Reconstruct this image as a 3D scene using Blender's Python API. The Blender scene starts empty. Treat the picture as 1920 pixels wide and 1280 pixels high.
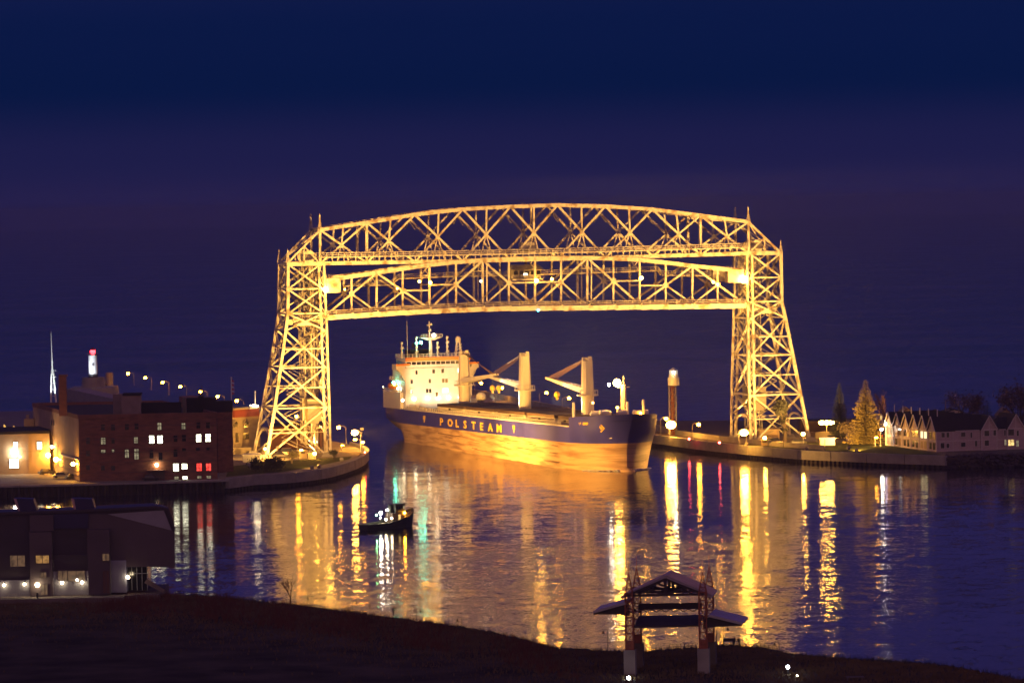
import bpy, math, random
import numpy as np
from mathutils import Vector, Matrix
random.seed(7); rng = random.Random(11)
sc = bpy.context.scene; col = sc.collection
# ---------------------------------------------------------------- camera, sky, exposure
F = 8136.; CAMZ = 72.; YH = 380.; ROLL = math.radians(1.0)
TH = math.atan((640 - YH) / F)
cam = bpy.data.objects.new('camera', bpy.data.cameras.new('camera')); col.objects.link(cam)
cam.data.sensor_width = 36; cam.data.lens = F / 1920 * 36; cam.data.clip_start = 1; cam.data.clip_end = 60000
RM = Matrix.Rotation(math.pi / 2 - TH, 3, 'X') @ Matrix.Rotation(-ROLL, 3, 'Z')
cam.matrix_world = Matrix.Translation((0, 0, CAMZ)) @ RM.to_4x4(); sc.camera = cam
w = bpy.data.worlds.new('World'); sc.world = w; w.use_nodes = True
wn = w.node_tree; bg = wn.nodes['Background']
tc = wn.nodes.new('ShaderNodeTexCoord'); sx = wn.nodes.new('ShaderNodeSeparateXYZ')
mr = wn.nodes.new('ShaderNodeMapRange'); cr = wn.nodes.new('ShaderNodeValToRGB')
wn.links.new(tc.outputs['Generated'], sx.inputs[0]); wn.links.new(sx.outputs['Z'], mr.inputs[0])
mr.inputs[1].default_value = -0.025; mr.inputs[2].default_value = 0.225
wn.links.new(mr.outputs[0], cr.inputs[0]); wn.links.new(cr.outputs[0], bg.inputs[0])
SKY = [(0.0, (.0150, .0128, .070)), (0.1, (.0150, .0128, .070)), (0.15, (.0110, .0118, .066)), (0.21, (.0022, .0088, .055)), (0.26, (.0028, .0092, .058)), (0.46, (.030, .024, .140)), (1.0, (.034, .026, .140))]
e = cr.color_ramp.elements
cr.color_ramp.interpolation = 'EASE'
for i, (p_, c_) in enumerate(SKY):
    el = e[i] if i < 2 else e.new(p_)
    el.position = p_; el.color = (*c_, 1)
# glow of the town on the hillside behind the camera
mt_ = wn.nodes.new('ShaderNodeMapRange'); mt_.interpolation_type = 'SMOOTHERSTEP'
mt_.inputs[1].default_value = .3; mt_.inputs[2].default_value = -.9; mt_.inputs[3].default_value = 0; mt_.inputs[4].default_value = 1
wn.links.new(sx.outputs['Y'], mt_.inputs[0])
mz = wn.nodes.new('ShaderNodeMapRange'); mz.interpolation_type = 'SMOOTHERSTEP'
mz.inputs[1].default_value = 1.0; mz.inputs[2].default_value = 0; wn.links.new(sx.outputs['Z'], mz.inputs[0])
mm_ = wn.nodes.new('ShaderNodeMath'); mm_.operation = 'MULTIPLY'; wn.links.new(mt_.outputs[0], mm_.inputs[0]); wn.links.new(mz.outputs[0], mm_.inputs[1])
mx_ = wn.nodes.new('ShaderNodeMix'); mx_.data_type = 'RGBA'; mx_.blend_type = 'ADD'
wn.links.new(mm_.outputs[0], mx_.inputs['Factor']); wn.links.new(cr.outputs[0], mx_.inputs['A']); mx_.inputs['B'].default_value = (.36, .155, .06, 1)
wn.links.new(mx_.outputs['Result'], bg.inputs[0])
bg.inputs[1].default_value = 1.0
sc.view_settings.view_transform = 'Standard'; sc.view_settings.look = 'None'
sc.view_settings.exposure = 0; sc.view_settings.gamma = 1; sc.view_settings.use_curve_mapping = False
sc.cycles.filter_width = 1.5; sc.cycles.max_bounces = 4; sc.cycles.sample_clamp_indirect = 4.0
sc.cycles.use_light_tree = True; sc.cycles.use_denoising = True
sc.cycles.caustics_reflective = False; sc.cycles.caustics_refractive = False

# ---------------------------------------------------------------- pixel -> place
V = Vector
C0 = V((0, 0, CAMZ))
def ray(px, py): return RM @ V((px - 960, 640 - py, -F))
def P(px, py, d): r = ray(px, py); return C0 + r * (d / r.y)
def G(px, py, z): r = ray(px, py); return C0 + r * ((z - CAMZ) / r.z)
def PL(px, py, o, n): r = ray(px, py); return C0 + r * ((o - C0).dot(n) / r.dot(n))

# ---------------------------------------------------------------- materials
MATS = {}
def mat(name, c, rough=.7, metal=0, var=.25, scale=.6, c2=None, bump=0, stretch=(1, 1, 1), thr=None, spec=.5):
    if name in MATS: return MATS[name]
    m = bpy.data.materials.new(name); m.use_nodes = True; n = m.node_tree; b = n.nodes['Principled BSDF']
    b.inputs['Roughness'].default_value = rough; b.inputs['Metallic'].default_value = metal
    b.inputs['Specular IOR Level'].default_value = spec
    g = n.nodes.new('ShaderNodeNewGeometry'); mp = n.nodes.new('ShaderNodeMapping'); mp.inputs['Scale'].default_value = stretch
    n.links.new(g.outputs['Position'], mp.inputs[0])
    t = n.nodes.new('ShaderNodeTexNoise'); t.inputs['Scale'].default_value = scale; t.inputs['Detail'].default_value = 5
    n.links.new(mp.outputs[0], t.inputs['Vector'])
    r = n.nodes.new('ShaderNodeValToRGB'); n.links.new(t.outputs[0], r.inputs[0])
    lo, hi = thr or (.3, .7)
    r.color_ramp.elements[0].position = lo; r.color_ramp.elements[1].position = hi
    c2 = c2 or tuple(x * (1 - var) for x in c)
    r.color_ramp.elements[0].color = (*c2, 1); r.color_ramp.elements[1].color = (*c, 1)
    n.links.new(r.outputs[0], b.inputs['Base Color'])
    if bump:
        bm = n.nodes.new('ShaderNodeBump'); bm.inputs['Strength'].default_value = bump; bm.inputs['Distance'].default_value = .1
        n.links.new(t.outputs[0], bm.inputs['Height']); n.links.new(bm.outputs[0], b.inputs['Normal'])
    MATS[name] = m; return m
def emis(name, c, s):
    if name in MATS: return MATS[name]
    m = bpy.data.materials.new(name); m.use_nodes = True; n = m.node_tree; b = n.nodes['Principled BSDF']
    b.inputs['Base Color'].default_value = (.05, .05, .05, 1); b.inputs['Emission Color'].default_value = (*c, 1)
    b.inputs['Emission Strength'].default_value = s; MATS[name] = m; return m
def litwin(name, c, s):
    # lit room behind glass: curtains and shelves break the light up
    if name in MATS: return MATS[name]
    m = emis(name, c, s); n = m.node_tree; b = n.nodes['Principled BSDF']
    g = n.nodes.new('ShaderNodeNewGeometry'); t = n.nodes.new('ShaderNodeTexNoise'); t.inputs['Scale'].default_value = 1.3
    n.links.new(g.outputs['Position'], t.inputs['Vector'])
    q = n.nodes.new('ShaderNodeMapRange'); q.inputs[1].default_value = .35; q.inputs[2].default_value = .6
    q.inputs[3].default_value = s * .35; q.inputs[4].default_value = s
    n.links.new(t.outputs[0], q.inputs[0]); n.links.new(q.outputs[0], b.inputs['Emission Strength']); return m
steel = mat('silver_steel_paint', (.62, .58, .5), .55, .1, .3, .45, c2=(.26, .19, .12), thr=(.33, .5))  # brown mottle puts shadow on the members into the paint colour
steel_d = mat('weathered_steel', (.34, .31, .27), .6, .1, .4, 1.2)
conc = mat('concrete', (.36, .33, .28), .85, 0, .35, .35, bump=.2)
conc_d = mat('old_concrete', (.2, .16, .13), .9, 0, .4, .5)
pile = mat('rusty_sheet_pile', (.055, .035, .025), .8, 0, .5, .8)
brick = mat('dark_brick', (.32, .14, .075), .9, 0, .5, .5, stretch=(1, 1, 3))
brickc = mat('cream_brick', (.42, .33, .2), .9, 0, .25, .5, stretch=(1, 1, 3))
render_w = mat('tan_stucco', (.5, .37, .22), .9, 0, .25, .3)
redtile = mat('red_cornice', (.3, .06, .025), .8)
roof_d = mat('tar_roof', (.03, .022, .022), .95, 0, .5, .3)
dark = mat('dark_paint', (.018, .015, .016), .6)
grass_m = mat('lawn', (.085, .1, .018), 1, 0, .5, .4, spec=.1)
pave = mat('pavement', (.3, .24, .16), .85, 0, .35, .3)
earth = mat('dry_earth', (.13, .095, .05), 1, 0, .75, .12, spec=.05)
wood = mat('dark_timber', (.05, .035, .03), .8)
trunk_m = mat('bark', (.07, .05, .035), .95)
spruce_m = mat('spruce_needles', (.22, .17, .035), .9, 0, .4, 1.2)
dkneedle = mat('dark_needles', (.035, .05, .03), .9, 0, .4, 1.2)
twig_m = mat('bare_twigs', (.11, .055, .05), .95)
white_p = mat('white_paint', (.78, .76, .7), .5, 0, .12, .5)
cream_p = mat('cream_ship_paint', (.74, .68, .6), .5, 0, .18, .25, stretch=(1, 1, .3))
glass_d = mat('dark_glass', (.012, .012, .015), .12, spec=.8)
yellow_p = mat('yellow_paint', (.85, .55, .02), .5, var=.1)
orange_p = mat('orange_paint', (.8, .25, .03), .5, var=.1)
blue_h = mat('blue_hull_paint', (.05, .05, .40), .45, 0, .4, .12, stretch=(1, 1, .4))
boot_h = mat('worn_bottom_paint', (.6, .4, .2), .6, c2=(.30, .17, .08), scale=.3, stretch=(.3, .3, 3.5), thr=(.34, .56))
deck_m = mat('brown_deck', (.1, .06, .04), .8, 0, .4, .3)
rust = mat('rust_red_steel', (.36, .1, .035), .7, 0, .45, 1.5)
roofmetal = mat('grey_metal_roof', (.66, .54, .52), .5, .2, .15, .4)
siding = mat('pale_siding', (.58, .45, .42), .85, 0, .2, .4, stretch=(1, 1, 6))
trimw = mat('white_trim', (.72, .66, .6), .7, var=.1)
shingle = mat('dark_shingles', (.03, .02, .022), .95, 0, .5, .8)
tin_l = mat('corrugated_grey', (.3, .3, .36), .5, .2, .2, .4)
tin_d = mat('corrugated_dark', (.06, .045, .06), .6, .2, .3, .25)
tin_r = mat('corrugated_taupe', (.11, .085, .095), .6, .2, .25, .25)
navy = mat('navy_metal', (.03, .025, .09), .5, .2)
tugh = mat('tug_hull', (.04, .045, .035), .5)
black_m = mat('black_cloth', (.012, .012, .014), .9)
SOD = (1, .48, .085); SODB = (1, .49, .09)
glow_s = emis('sodium_bulb', (1, .36, .016), 200)
glow_b = emis('sodium_bulb_big', (1, .44, .05), 260)
glow_f = emis('floodlight_lens', (1, .58, .17), 160)
glow_w = emis('white_bulb', (1, .9, .72), 110)
glow_wd = emis('white_bulb_small', (1, .78, .45), 45)
glow_o = emis('orange_marker', (1, .35, .06), 30)
glow_r = emis('red_beacon', (1, .012, .016), 40)
glow_rs = emis('red_marker', (1, .06, .05), 70)
glow_g = emis('green_light', (.1, 1, .62), 90)
glow_c = emis('cyan_light', (.1, .85, .9), 18)
glow_bl = emis('blue_marker', (.2, .25, 1), 5)
sign_b = emis('sign_face', (.5, .55, 1), 16)
win_w = litwin('lit_window_white', (1, .95, .66), 7)
win_d = litwin('lit_window_dim', (1, .85, .5), .35)
win_r = litwin('lit_window_red', (1, .06, .04), 2.4)
win_y = litwin('lit_window_yellow', (1, .66, .22), 1.6)

# ---------------------------------------------------------------- mesh builder
ORG = {}
def tag(o, label=None, cat=None, group=None, kind=None):
    if label: o['label'] = label
    if cat: o['category'] = cat
    if group: o['group'] = group
    if kind: o['kind'] = kind
    return o
def empty(name, loc, label, cat, group=None, kind=None):
    o = bpy.data.objects.new(name, None); o.location = loc; col.objects.link(o); ORG[o.name] = V(loc)
    o.empty_display_size = .1
    return tag(o, label, cat, group, kind)
class MB:
    def __init__(s): s.v = []; s.f = []; s.m = []; s.mi = 0
    def add(s, vs, fs):
        k = len(s.v); s.v += [tuple(x) for x in vs]; s.f += [tuple(i + k for i in f) for f in fs]; s.m += [s.mi] * len(fs)
    def hexa(s, b, t):
        n = len(b); s.add(list(b) + list(t), [tuple(range(n))[::-1], tuple(range(n, 2 * n))] + [(i, (i + 1) % n, n + (i + 1) % n, n + i) for i in range(n)]); return s
    def box(s, x0, x1, y0, y1, z0, z1, fr=None):
        q = [(x0, y0), (x1, y0), (x1, y1), (x0, y1)]
        g = fr or (lambda x, y, z: V((x, y, z)))
        return s.hexa([g(x, y, z0) for x, y in q], [g(x, y, z1) for x, y in q])
    def bar(s, a, b, w, h=None, up=None):
        a = V(a); b = V(b); h = h or w; d = (b - a)
        if d.length < 1e-6: return s
        d.normalize(); up = V(up) if up is not None else (V((0, 0, 1)) if abs(d.z) < .9 else V((0, 1, 0)))
        x = d.cross(up); x.normalize(); y = x.cross(d)
        o = [x * w / 2 + y * h / 2, -x * w / 2 + y * h / 2, -x * w / 2 - y * h / 2, x * w / 2 - y * h / 2]
        return s.hexa([a + q for q in o], [b + q for q in o])
    def tube(s, a, b, r, r2=None, n=8):
        a = V(a); b = V(b); r2 = r if r2 is None else r2; d = (b - a).normalized()
        up = V((0, 0, 1)) if abs(d.z) < .9 else V((0, 1, 0)); x = d.cross(up).normalized(); y = x.cross(d)
        A = [a + (x * math.cos(t) + y * math.sin(t)) * r for t in [2 * math.pi * i / n for i in range(n)]]
        B = [b + (x * math.cos(t) + y * math.sin(t)) * r2 for t in [2 * math.pi * i / n for i in range(n)]]
        return s.hexa(A, B)
    def path(s, pts, r, n=6):
        for a, b in zip(pts, pts[1:]): s.tube(a, b, r, n=n)
        return s
    def ball(s, c, r, n=8, sz=1, m=6):
        c = V(c); vs = []; fs = []
        for i in range(m + 1):
            ph = math.pi * i / m
            for j in range(n):
                t = 2 * math.pi * j / n; vs.append(c + V((math.sin(ph) * math.cos(t) * r, math.sin(ph) * math.sin(t) * r, math.cos(ph) * r * sz)))
        for i in range(m):
            for j in range(n): fs.append((i * n + j, i * n + (j + 1) % n, (i + 1) * n + (j + 1) % n, (i + 1) * n + j))
        s.add(vs, fs); return s
    def build(s, name, mt, parent=None, loc=None, smooth=False):
        me = bpy.data.meshes.new(name)
        org = ORG[parent.name] if parent is not None else V(loc) if loc is not None else V((0, 0, 0))
        me.from_pydata([tuple(V(v) - org) for v in s.v], [], s.f)
        for m_ in (mt if isinstance(mt, (list, tuple)) else [mt]): me.materials.append(m_)
        if any(s.m): me.polygons.foreach_set('material_index', s.m)
        if smooth: me.polygons.foreach_set('use_smooth', [True] * len(me.polygons))
        me.update(); o = bpy.data.objects.new(name, me)
        if name in ('coaming_stay', 'railing', 'scrape_mark', 'platform', 'cladding_rib', 'roof_seam', 'walkway', 'cross_bracing', 'muntin', 'catwalk', 'guide_rail', 'trim'): o['kind'] = 'stuff'
        col.objects.link(o)
        if parent is not None: o.parent = parent
        else: o.location = org
        ORG[o.name] = org; return o
def frame(o, ang):
    # local frame: x along facade, y away, z up; ang = heading of x
    o = V(o); ux = V((math.cos(ang), math.sin(ang), 0)); uy = V((-math.sin(ang), math.cos(ang), 0))
    return lambda x, y, z: o + ux * x + uy * y + V((0, 0, z))
def laced(m, a, b, w, d, up, pitch=1.3, t=.12):
    w *= .76
    # built-up steel member: two channels with zigzag lacing
    a = V(a); b = V(b); L = (b - a).length; dr = (b - a) / L
    x = dr.cross(V(up)).normalized(); y = x.cross(dr)
    c = w * .3
    for sg in (-1, 1): m.bar(a + y * sg * (w / 2 - c / 2), b + y * sg * (w / 2 - c / 2), d, c, up)
    n = max(2, int(L / (w * pitch))); sg = 1
    for i in range(n):
        p = a + dr * (L * i / n) + y * sg * w * .33; q = a + dr * (L * (i + 1) / n) - y * sg * w * .33; sg = -sg
        m.bar(p, q, t, t, up)
    return m
def strut(a, b, w, d, up=None, name='diagonal', parent=None, mt=None, lace=True):
    m = MB(); 
    if lace: laced(m, a, b, w, d, up if up is not None else (0, 0, 1))
    else: m.bar(a, b, d, w, up)
    return m.build(name, mt or steel, parent)
def copy_tree(o, parent=None):
    c = o.copy(); col.objects.link(c)
    if parent is not None: c.parent = parent
    for ch in list(o.children): copy_tree(ch, c)
    return c
def lerp(a, b, t): return V(a) + (V(b) - V(a)) * t

# ---------------------------------------------------------------- water
def build_water():
    m = bpy.data.materials.new('harbour_water'); m.use_nodes = True; n = m.node_tree; b = n.nodes['Principled BSDF']
    b.inputs['Base Color'].default_value = (.006, .008, .02, 1); b.inputs['IOR'].default_value = 1.45
    g = n.nodes.new('ShaderNodeNewGeometry')
    def noise(scale, st, det=2):
        mp = n.nodes.new('ShaderNodeMapping'); mp.inputs['Scale'].default_value = st; n.links.new(g.outputs['Position'], mp.inputs[0])
        t = n.nodes.new('ShaderNodeTexNoise'); t.inputs['Scale'].default_value = scale; t.inputs['Detail'].default_value = det
        n.links.new(mp.outputs[0], t.inputs['Vector']); return t
    def vm(op, a=None, bb=None, c=None):
        v = n.nodes.new('ShaderNodeVectorMath'); v.operation = op
        for i, q in enumerate((a, bb)):
            if q is None: continue
            if isinstance(q, tuple): v.inputs[i].default_value = q
            else: n.links.new(q, v.inputs[i])
        if c is not None:
            if isinstance(c, float): v.inputs['Scale'].default_value = c
            else: n.links.new(c, v.inputs['Scale'])
        return v.outputs[0]
    big = noise(.28, (.8, .8, 1), 1.5); sml = noise(1.6, (1, .7, 1), 2)
    patch = noise(.012, (.35, 1, 1), 2)
    pr = n.nodes.new('ShaderNodeMapRange'); pr.inputs[1].default_value = .38; pr.inputs[2].default_value = .62; pr.inputs[3].default_value = .5; pr.inputs[4].default_value = 1.2
    n.links.new(patch.outputs[0], pr.inputs[0])
    a = vm('SUBTRACT', big.outputs['Color'], (.5, .5, .5)); c = vm('SUBTRACT', sml.outputs['Color'], (.5, .5, .5))
    a = vm('MULTIPLY', a, (.06, .11, 0)); c = vm('MULTIPLY', c, (.07, .155, 0))
    sp_ = n.nodes.new('ShaderNodeSeparateXYZ'); n.links.new(g.outputs['Position'], sp_.inputs[0])
    fr_ = n.nodes.new('ShaderNodeMapRange'); fr_.inputs[1].default_value = 850; fr_.inputs[2].default_value = 1150; fr_.inputs[3].default_value = 1.15; fr_.inputs[4].default_value = .55
    n.links.new(sp_.outputs['Y'], fr_.inputs[0])
    pm = n.nodes.new('ShaderNodeMath'); pm.operation = 'MULTIPLY'; n.links.new(pr.outputs[0], pm.inputs[0]); n.links.new(fr_.outputs[0], pm.inputs[1])
    s_ = vm('SCALE', vm('ADD', a, c), None, pm.outputs[0])
    nn = vm('NORMALIZE', vm('ADD', s_, (0, 0, 1)))
    n.links.new(nn, b.inputs['Normal'])
    rr = n.nodes.new('ShaderNodeMapRange'); rr.inputs[1].default_value = .4; rr.inputs[2].default_value = .6; rr.inputs[3].default_value = .07; rr.inputs[4].default_value = .12
    n.links.new(patch.outputs[0], rr.inputs[0]); n.links.new(rr.outputs[0], b.inputs['Roughness'])
    mb = MB(); mb.add([(-8900, 400, 0), (8900, 400, 0), (8900, 15900, 0), (-8900, 15900, 0)], [(0, 1, 2, 3)])
    tag(mb.build('water', m), kind='structure')
build_water()

def build_haze():
    m = bpy.data.materials.new('night_haze'); m.use_nodes = True; n = m.node_tree; n.nodes.remove(n.nodes['Principled BSDF'])
    v = n.nodes.new('ShaderNodeVolumePrincipled'); v.inputs['Color'].default_value = (.9, .88, .86, 1); v.inputs['Density'].default_value = HAZE; v.inputs['Anisotropy'].default_value = .7
    n.links.new(v.outputs[0], n.nodes['Material Output'].inputs['Volume'])
    tag(MB().box(-9000, 9000, -60, 16000, -3.0, 78.0).build('haze', m), kind='stuff')
HAZE = .00010
if HAZE: build_haze()
sc.cycles.volume_bounces = 0
# ---------------------------------------------------------------- north pier (left bank)
def prism(pts, z0, z1, mt, name, parent=None, loc=None):
    m = MB(); b = [V((p.x, p.y, z0)) for p in pts]; t = [V((p.x, p.y, z1)) for p in pts]; m.hexa(b, t); return m.build(name, mt, parent, loc)
nq = [G(-60, 913, 3), G(0, 911, 3), G(150, 907.5, 3), G(300, 903.5, 3), G(420, 900, 3), G(470, 893.5, 3), G(535, 890, 3), G(575, 886, 3), G(612, 880, 3), G(640, 872, 3), G(662, 864, 3), G(676, 857, 3), G(684, 848, 3), G(683, 843, 3), G(676, 838.5, 3), G(655, 831, 3)]
CAN = V((-.268, .963, 0)).normalized()
npier_end = G(135, 729, 3)
farN = nq[-1] + CAN * ((npier_end.y - nq[-1].y) / CAN.y)
def quay(name, pts, label, capz=3.02, cap_h=2.1, thick=1.2, inward=-1, panel=13.0, thin=0):
    root = empty(name, pts[0], label, 'sea wall')
    # resample
    L = [0]
    for a, b in zip(pts, pts[1:]): L.append(L[-1] + (b - a).length)
    def at(s):
        for i in range(len(pts) - 1):
            if s <= L[i + 1] or i == len(pts) - 2:
                t = (s - L[i]) / max(1e-6, L[i + 1] - L[i]); p = lerp(pts[i], pts[i + 1], t); d = (pts[i + 1] - pts[i]).normalized(); return p, V((d.y, -d.x, 0)) * inward
    N = int(L[-1] / panel)
    for k in range(N):
        m = MB(); s0 = L[-1] * k / N + .12; s1 = L[-1] * (k + 1) / N - .12; st = 3
        for j in range(st):
            a, na = at(s0 + (s1 - s0) * j / st); b, nb = at(s0 + (s1 - s0) * (j + 1) / st)
            nb2 = at(s0 + (s1 - s0) * (j + 1) / st + .01)[1] if j < st - 1 else nb
            na2 = na
            q = [a, b, b + nb * thick, a + na2 * thick]
            ch = .35 if s0 < thin else cap_h
            m.hexa([V((p.x, p.y, capz - ch)) for p in q], [V((p.x, p.y, capz + (.1 if s0 < thin else .45))) for p in q])
        m.build('panel', conc, root)
    m = MB(); s = 0; vs = []; i = 0
    while s < L[-1]:
        a, na = at(s); off = .25 if i % 4 in (0, 1) else .85
        p = a + na * off; vs += [V((p.x, p.y, -1.2)), V((p.x, p.y, capz - (.35 if s < thin else cap_h)))]; s += .55 if i % 2 == 0 else .28; i += 1
    m.add(vs, [(2 * k, 2 * k + 2, 2 * k + 3, 2 * k + 1) for k in range(len(vs) // 2 - 1)])
    m.build('sheet_piling', pile, root); return root, at, L[-1]
quay('quay_wall', nq, 'curved concrete capped sea wall round the left bank below the bridge tower', inward=1, thin=64)
back = [farN, farN + V((-14, -2, 0)), V((-135, 1420, 3)), V((-230, 1420, 3)), V((-230, 1080, 3))]
land = [p.copy() for p in nq] + [nq[-1] + CAN * 260, V((-140, 1500, 3)), V((-260, 1500, 3)), V((-260, 1096, 3))]
def inset(pts, d, k):
    out = []
    for i, p in enumerate(pts):
        if i < k:
            a = pts[max(0, i - 1)]; b = pts[min(k - 1, i + 1)]; t = (b - a).normalized(); out.append(p + V((-t.y, t.x, 0)) * d)
        else: out.append(p)
    return out
lin = inset(land, 1.0, len(nq))
tag(prism(lin, -1, 3.0, pave, 'ground'), kind='structure')
def sheet(name, pxs, z, mt, kind='structure'):
    m = MB(); pts = [G(x, y, z) for x, y in pxs]; m.hexa([V((p.x, p.y, z - .03)) for p in pts], pts); return tag(m.build(name, mt), kind=kind)
sheet('lawn', [(424, 893), (430, 874), (500, 866), (560, 862), (660, 855), (655, 860), (600, 872), (530, 884), (475, 888)], 3.06, grass_m)
sheet('path', [(150, 903), (0, 906), (0, 896), (70, 898), (150, 900), (410, 898), (415, 900)], 3.05, conc)
# pier arms
def pier_arm(name, a, b, wdt, side, label, parapet=1.4):
    d = (b - a).normalized(); nrm = V((d.y, -d.x, 0)) * side; root = empty(name, a, label, 'pier')
    m = MB(); q = [a, b, b + nrm * wdt, a + nrm * wdt]
    m.hexa([V((p.x, p.y, -1)) for p in q], [V((p.x, p.y, 2.9)) for p in q]); m.build('deck', conc, root)
    n = int((b - a).length / 12)
    for i in range(n):
        m = MB(); p0 = lerp(a, b, i / n + .0006); p1 = lerp(a, b, (i + 1) / n - .0006)
        for off in ((wdt - .8), ):
            q = [p0 + nrm * off, p1 + nrm * off, p1 + nrm * (off + .7), p0 + nrm * (off + .7)]
            m.hexa([V((p.x, p.y, 2.9)) for p in q], [V((p.x, p.y, 2.9 + parapet)) for p in q])
        m.build('parapet_panel', conc, root)
    return root
n0 = nq[-1] + V((-.6, 0, 0))
pier_arm('pier', n0, farN, 12, -1, 'long north pier running back to the lighthouse with the red light', 1.2)
# ---------------------------------------------------------------- south pier (right bank)
sq = [G(1205, 815, 3), G(1250, 821, 3), G(1300, 828, 3), G(1340, 832.5, 3), G(1385, 837, 3), G(1440, 842, 3), G(1502, 847, 3), G(1580, 850.5, 3), G(1660, 854, 3), G(1772, 857.5, 3)]
quay('quay_wall', sq, 'long concrete capped sea wall along the right bank in front of the lawn', inward=-1)
CAN2 = V((-.203, .979, 0)).normalized()
farS = sq[0] + CAN2 * 330
pier_arm('pier', sq[0] + V((.3, 0, 0)), farS, 9, 1, 'south pier with a low lit parapet behind the ship', 1.9)
sland = list(reversed([p.copy() for p in sq])) + [sq[0] + CAN2 * 60 + V((0, 0, 0)), V((60, 1440, 3)), V((260, 1440, 3)), V((260, 1150, 3)), G(1930, 849, 3)]
sl2 = [p.copy() for p in sq]
def inset2(pts, d):
    out = []
    for i, p in enumerate(pts):
        a = pts[max(0, i - 1)]; b = pts[min(len(pts) - 1, i + 1)]; t = (b - a).normalized(); out.append(p + V((-t.y, t.x, 0)) * d)
    return out
sl2 = inset2(sl2, 1.0)
spoly = sl2 + [G(1775, 855, 3), G(1930, 850, 3), V((260, 1150, 3)), V((260, 1350, 3)), V((70, 1350, 3)), sl2[0] + CAN2 * 90]
tag(prism(spoly, -1, 3.0, mat('dull_ground', (.12, .09, .055), .95), 'ground'), kind='structure')
sheet('lawn', [(1400, 835.5), (1500, 843), (1600, 848), (1700, 851), (1764, 852), (1735, 847), (1690, 838), (1640, 831), (1560, 829), (1480, 830), (1400, 831)], 3.06, grass_m)
pw_ = empty('parapet_wall', sq[0], 'orange lit low wall set back from the edge of the right pier', 'wall')
wl_ = inset2(sq, 8.0)[:7]
for a, b in zip(wl_, wl_[1:]):
    d_ = (b - a).normalized(); n_ = V((-d_.y, d_.x, 0)); m = MB(); a2, b2 = a + d_ * .08, b - d_ * .08; q = [a2, b2, b2 + n_ * .4, a2 + n_ * .4]
    m.hexa([V((p.x, p.y, 2.95)) for p in q], [V((p.x, p.y, 4.4)) for p in q]); m.build('panel', conc, pw_)
# riprap on the right
def rocks(name, fn, n, r0, r1, mt, loc=(0, 0, 0)):
    m = MB()
    for i in range(n):
        c = fn(); r = rng.uniform(r0, r1); vs = []
        for dx, dy, dz in ((1, 0, 0), (0, 1, 0), (-1, 0, 0), (0, -1, 0), (0, 0, 1), (0, 0, -1), (.7, .7, .5), (-.7, .6, .5), (-.6, -.7, .5), (.7, -.6, .5)):
            vs.append(c + V((dx, dy, dz * .75)) * r * rng.uniform(.7, 1.15))
        m.add(vs, [(0, 6, 9), (9, 6, 4), (6, 7, 4), (7, 8, 4), (8, 9, 4), (0, 1, 6), (1, 7, 6), (1, 2, 7), (2, 8, 7), (2, 3, 8), (3, 9, 8), (3, 0, 9), (0, 5, 1), (1, 5, 2), (2, 5, 3), (3, 5, 0)])
    return tag(m.build(name, mt), kind='stuff')
def rr_():
    t = rng.random(); px = 1773 + t * 160; zz = rng.uniform(-.2, 3.0); return G(px, 856 + (3 - zz) * 7.2 - t * 4 + rng.uniform(-1, 1), zz)
rocks('riprap', rr_, 700, .5, 1.3, mat('dark_rock', (.075, .05, .045), .95, var=.5))
m = MB(); a = [G(1772, 858, 2.9), G(1930, 852, 2.9)]; b = [G(1772, 880, -.3), G(1930, 876, -.3)]
m.add([a[0], a[1], b[1], b[0]], [(0, 1, 2, 3)]); tag(m.build('bank', earth), kind='structure')

# ---------------------------------------------------------------- aerial lift bridge
AX = V((math.cos(math.radians(14)), math.sin(math.radians(14)), 0))   # along the span
UX = V((-AX.y, AX.x, 0))                                             # away from us, along the canal
BO = G(615, 855, 3)                                                  # near inner foot of the left tower
BW = 12.5
bridge = empty('lift_bridge', lerp(BO, G(1412, 831, 3), .5), 'silver steel aerial lift bridge with its span raised above the canal', 'bridge')
def NB(px, py, splay=True):
    p = PL(px, py, BO, UX)
    if splay:
        for _ in range(3):
            o = BO + UX * (3.2 * min(1, max(0, (p.z - 3) / 45)))
            p = PL(px, py, o, UX)
    return p
def FB(p, splay=True):
    off = BW
    if splay: off = BW - 0 + 2 * 3.2 * (1 - min(1, max(0, (p.z - 3) / 45)))
    return p + UX * off
top_px = [(600, 431), (687.5, 417.5), (777.5, 402.5), (867.5, 392.5), (957, 387.5), (1045, 384.6), (1135, 386.6), (1223, 392.5), (1313, 404), (1403, 416)]
def botc(x): return 494 + (x - 600) / 803 * (475 - 494) + 2.0 * math.sin((x - 600) / 803 * math.pi)
def chord_bar(pts, w_, h_, off, name, par):
    # one continuous chord following the nodes
    m = MB(); vs = []
    for p in pts:
        p = p + UX * off; vs += [p + UX * w_ / 2 + V((0, 0, h_ / 2)), p - UX * w_ / 2 + V((0, 0, h_ / 2)), p - UX * w_ / 2 - V((0, 0, h_ / 2)), p + UX * w_ / 2 - V((0, 0, h_ / 2))]
    n = len(pts); fs = [(0, 1, 2, 3), (4 * n - 1, 4 * n - 2, 4 * n - 3, 4 * n - 4)]
    for i in range(n - 1):
        for k in range(4): fs.append((4 * i + k, 4 * i + 4 + k, 4 * i + 4 + (k + 1) % 4, 4 * i + (k + 1) % 4))
    m.add(vs, fs); return m.build(name, steel, par)
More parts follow.
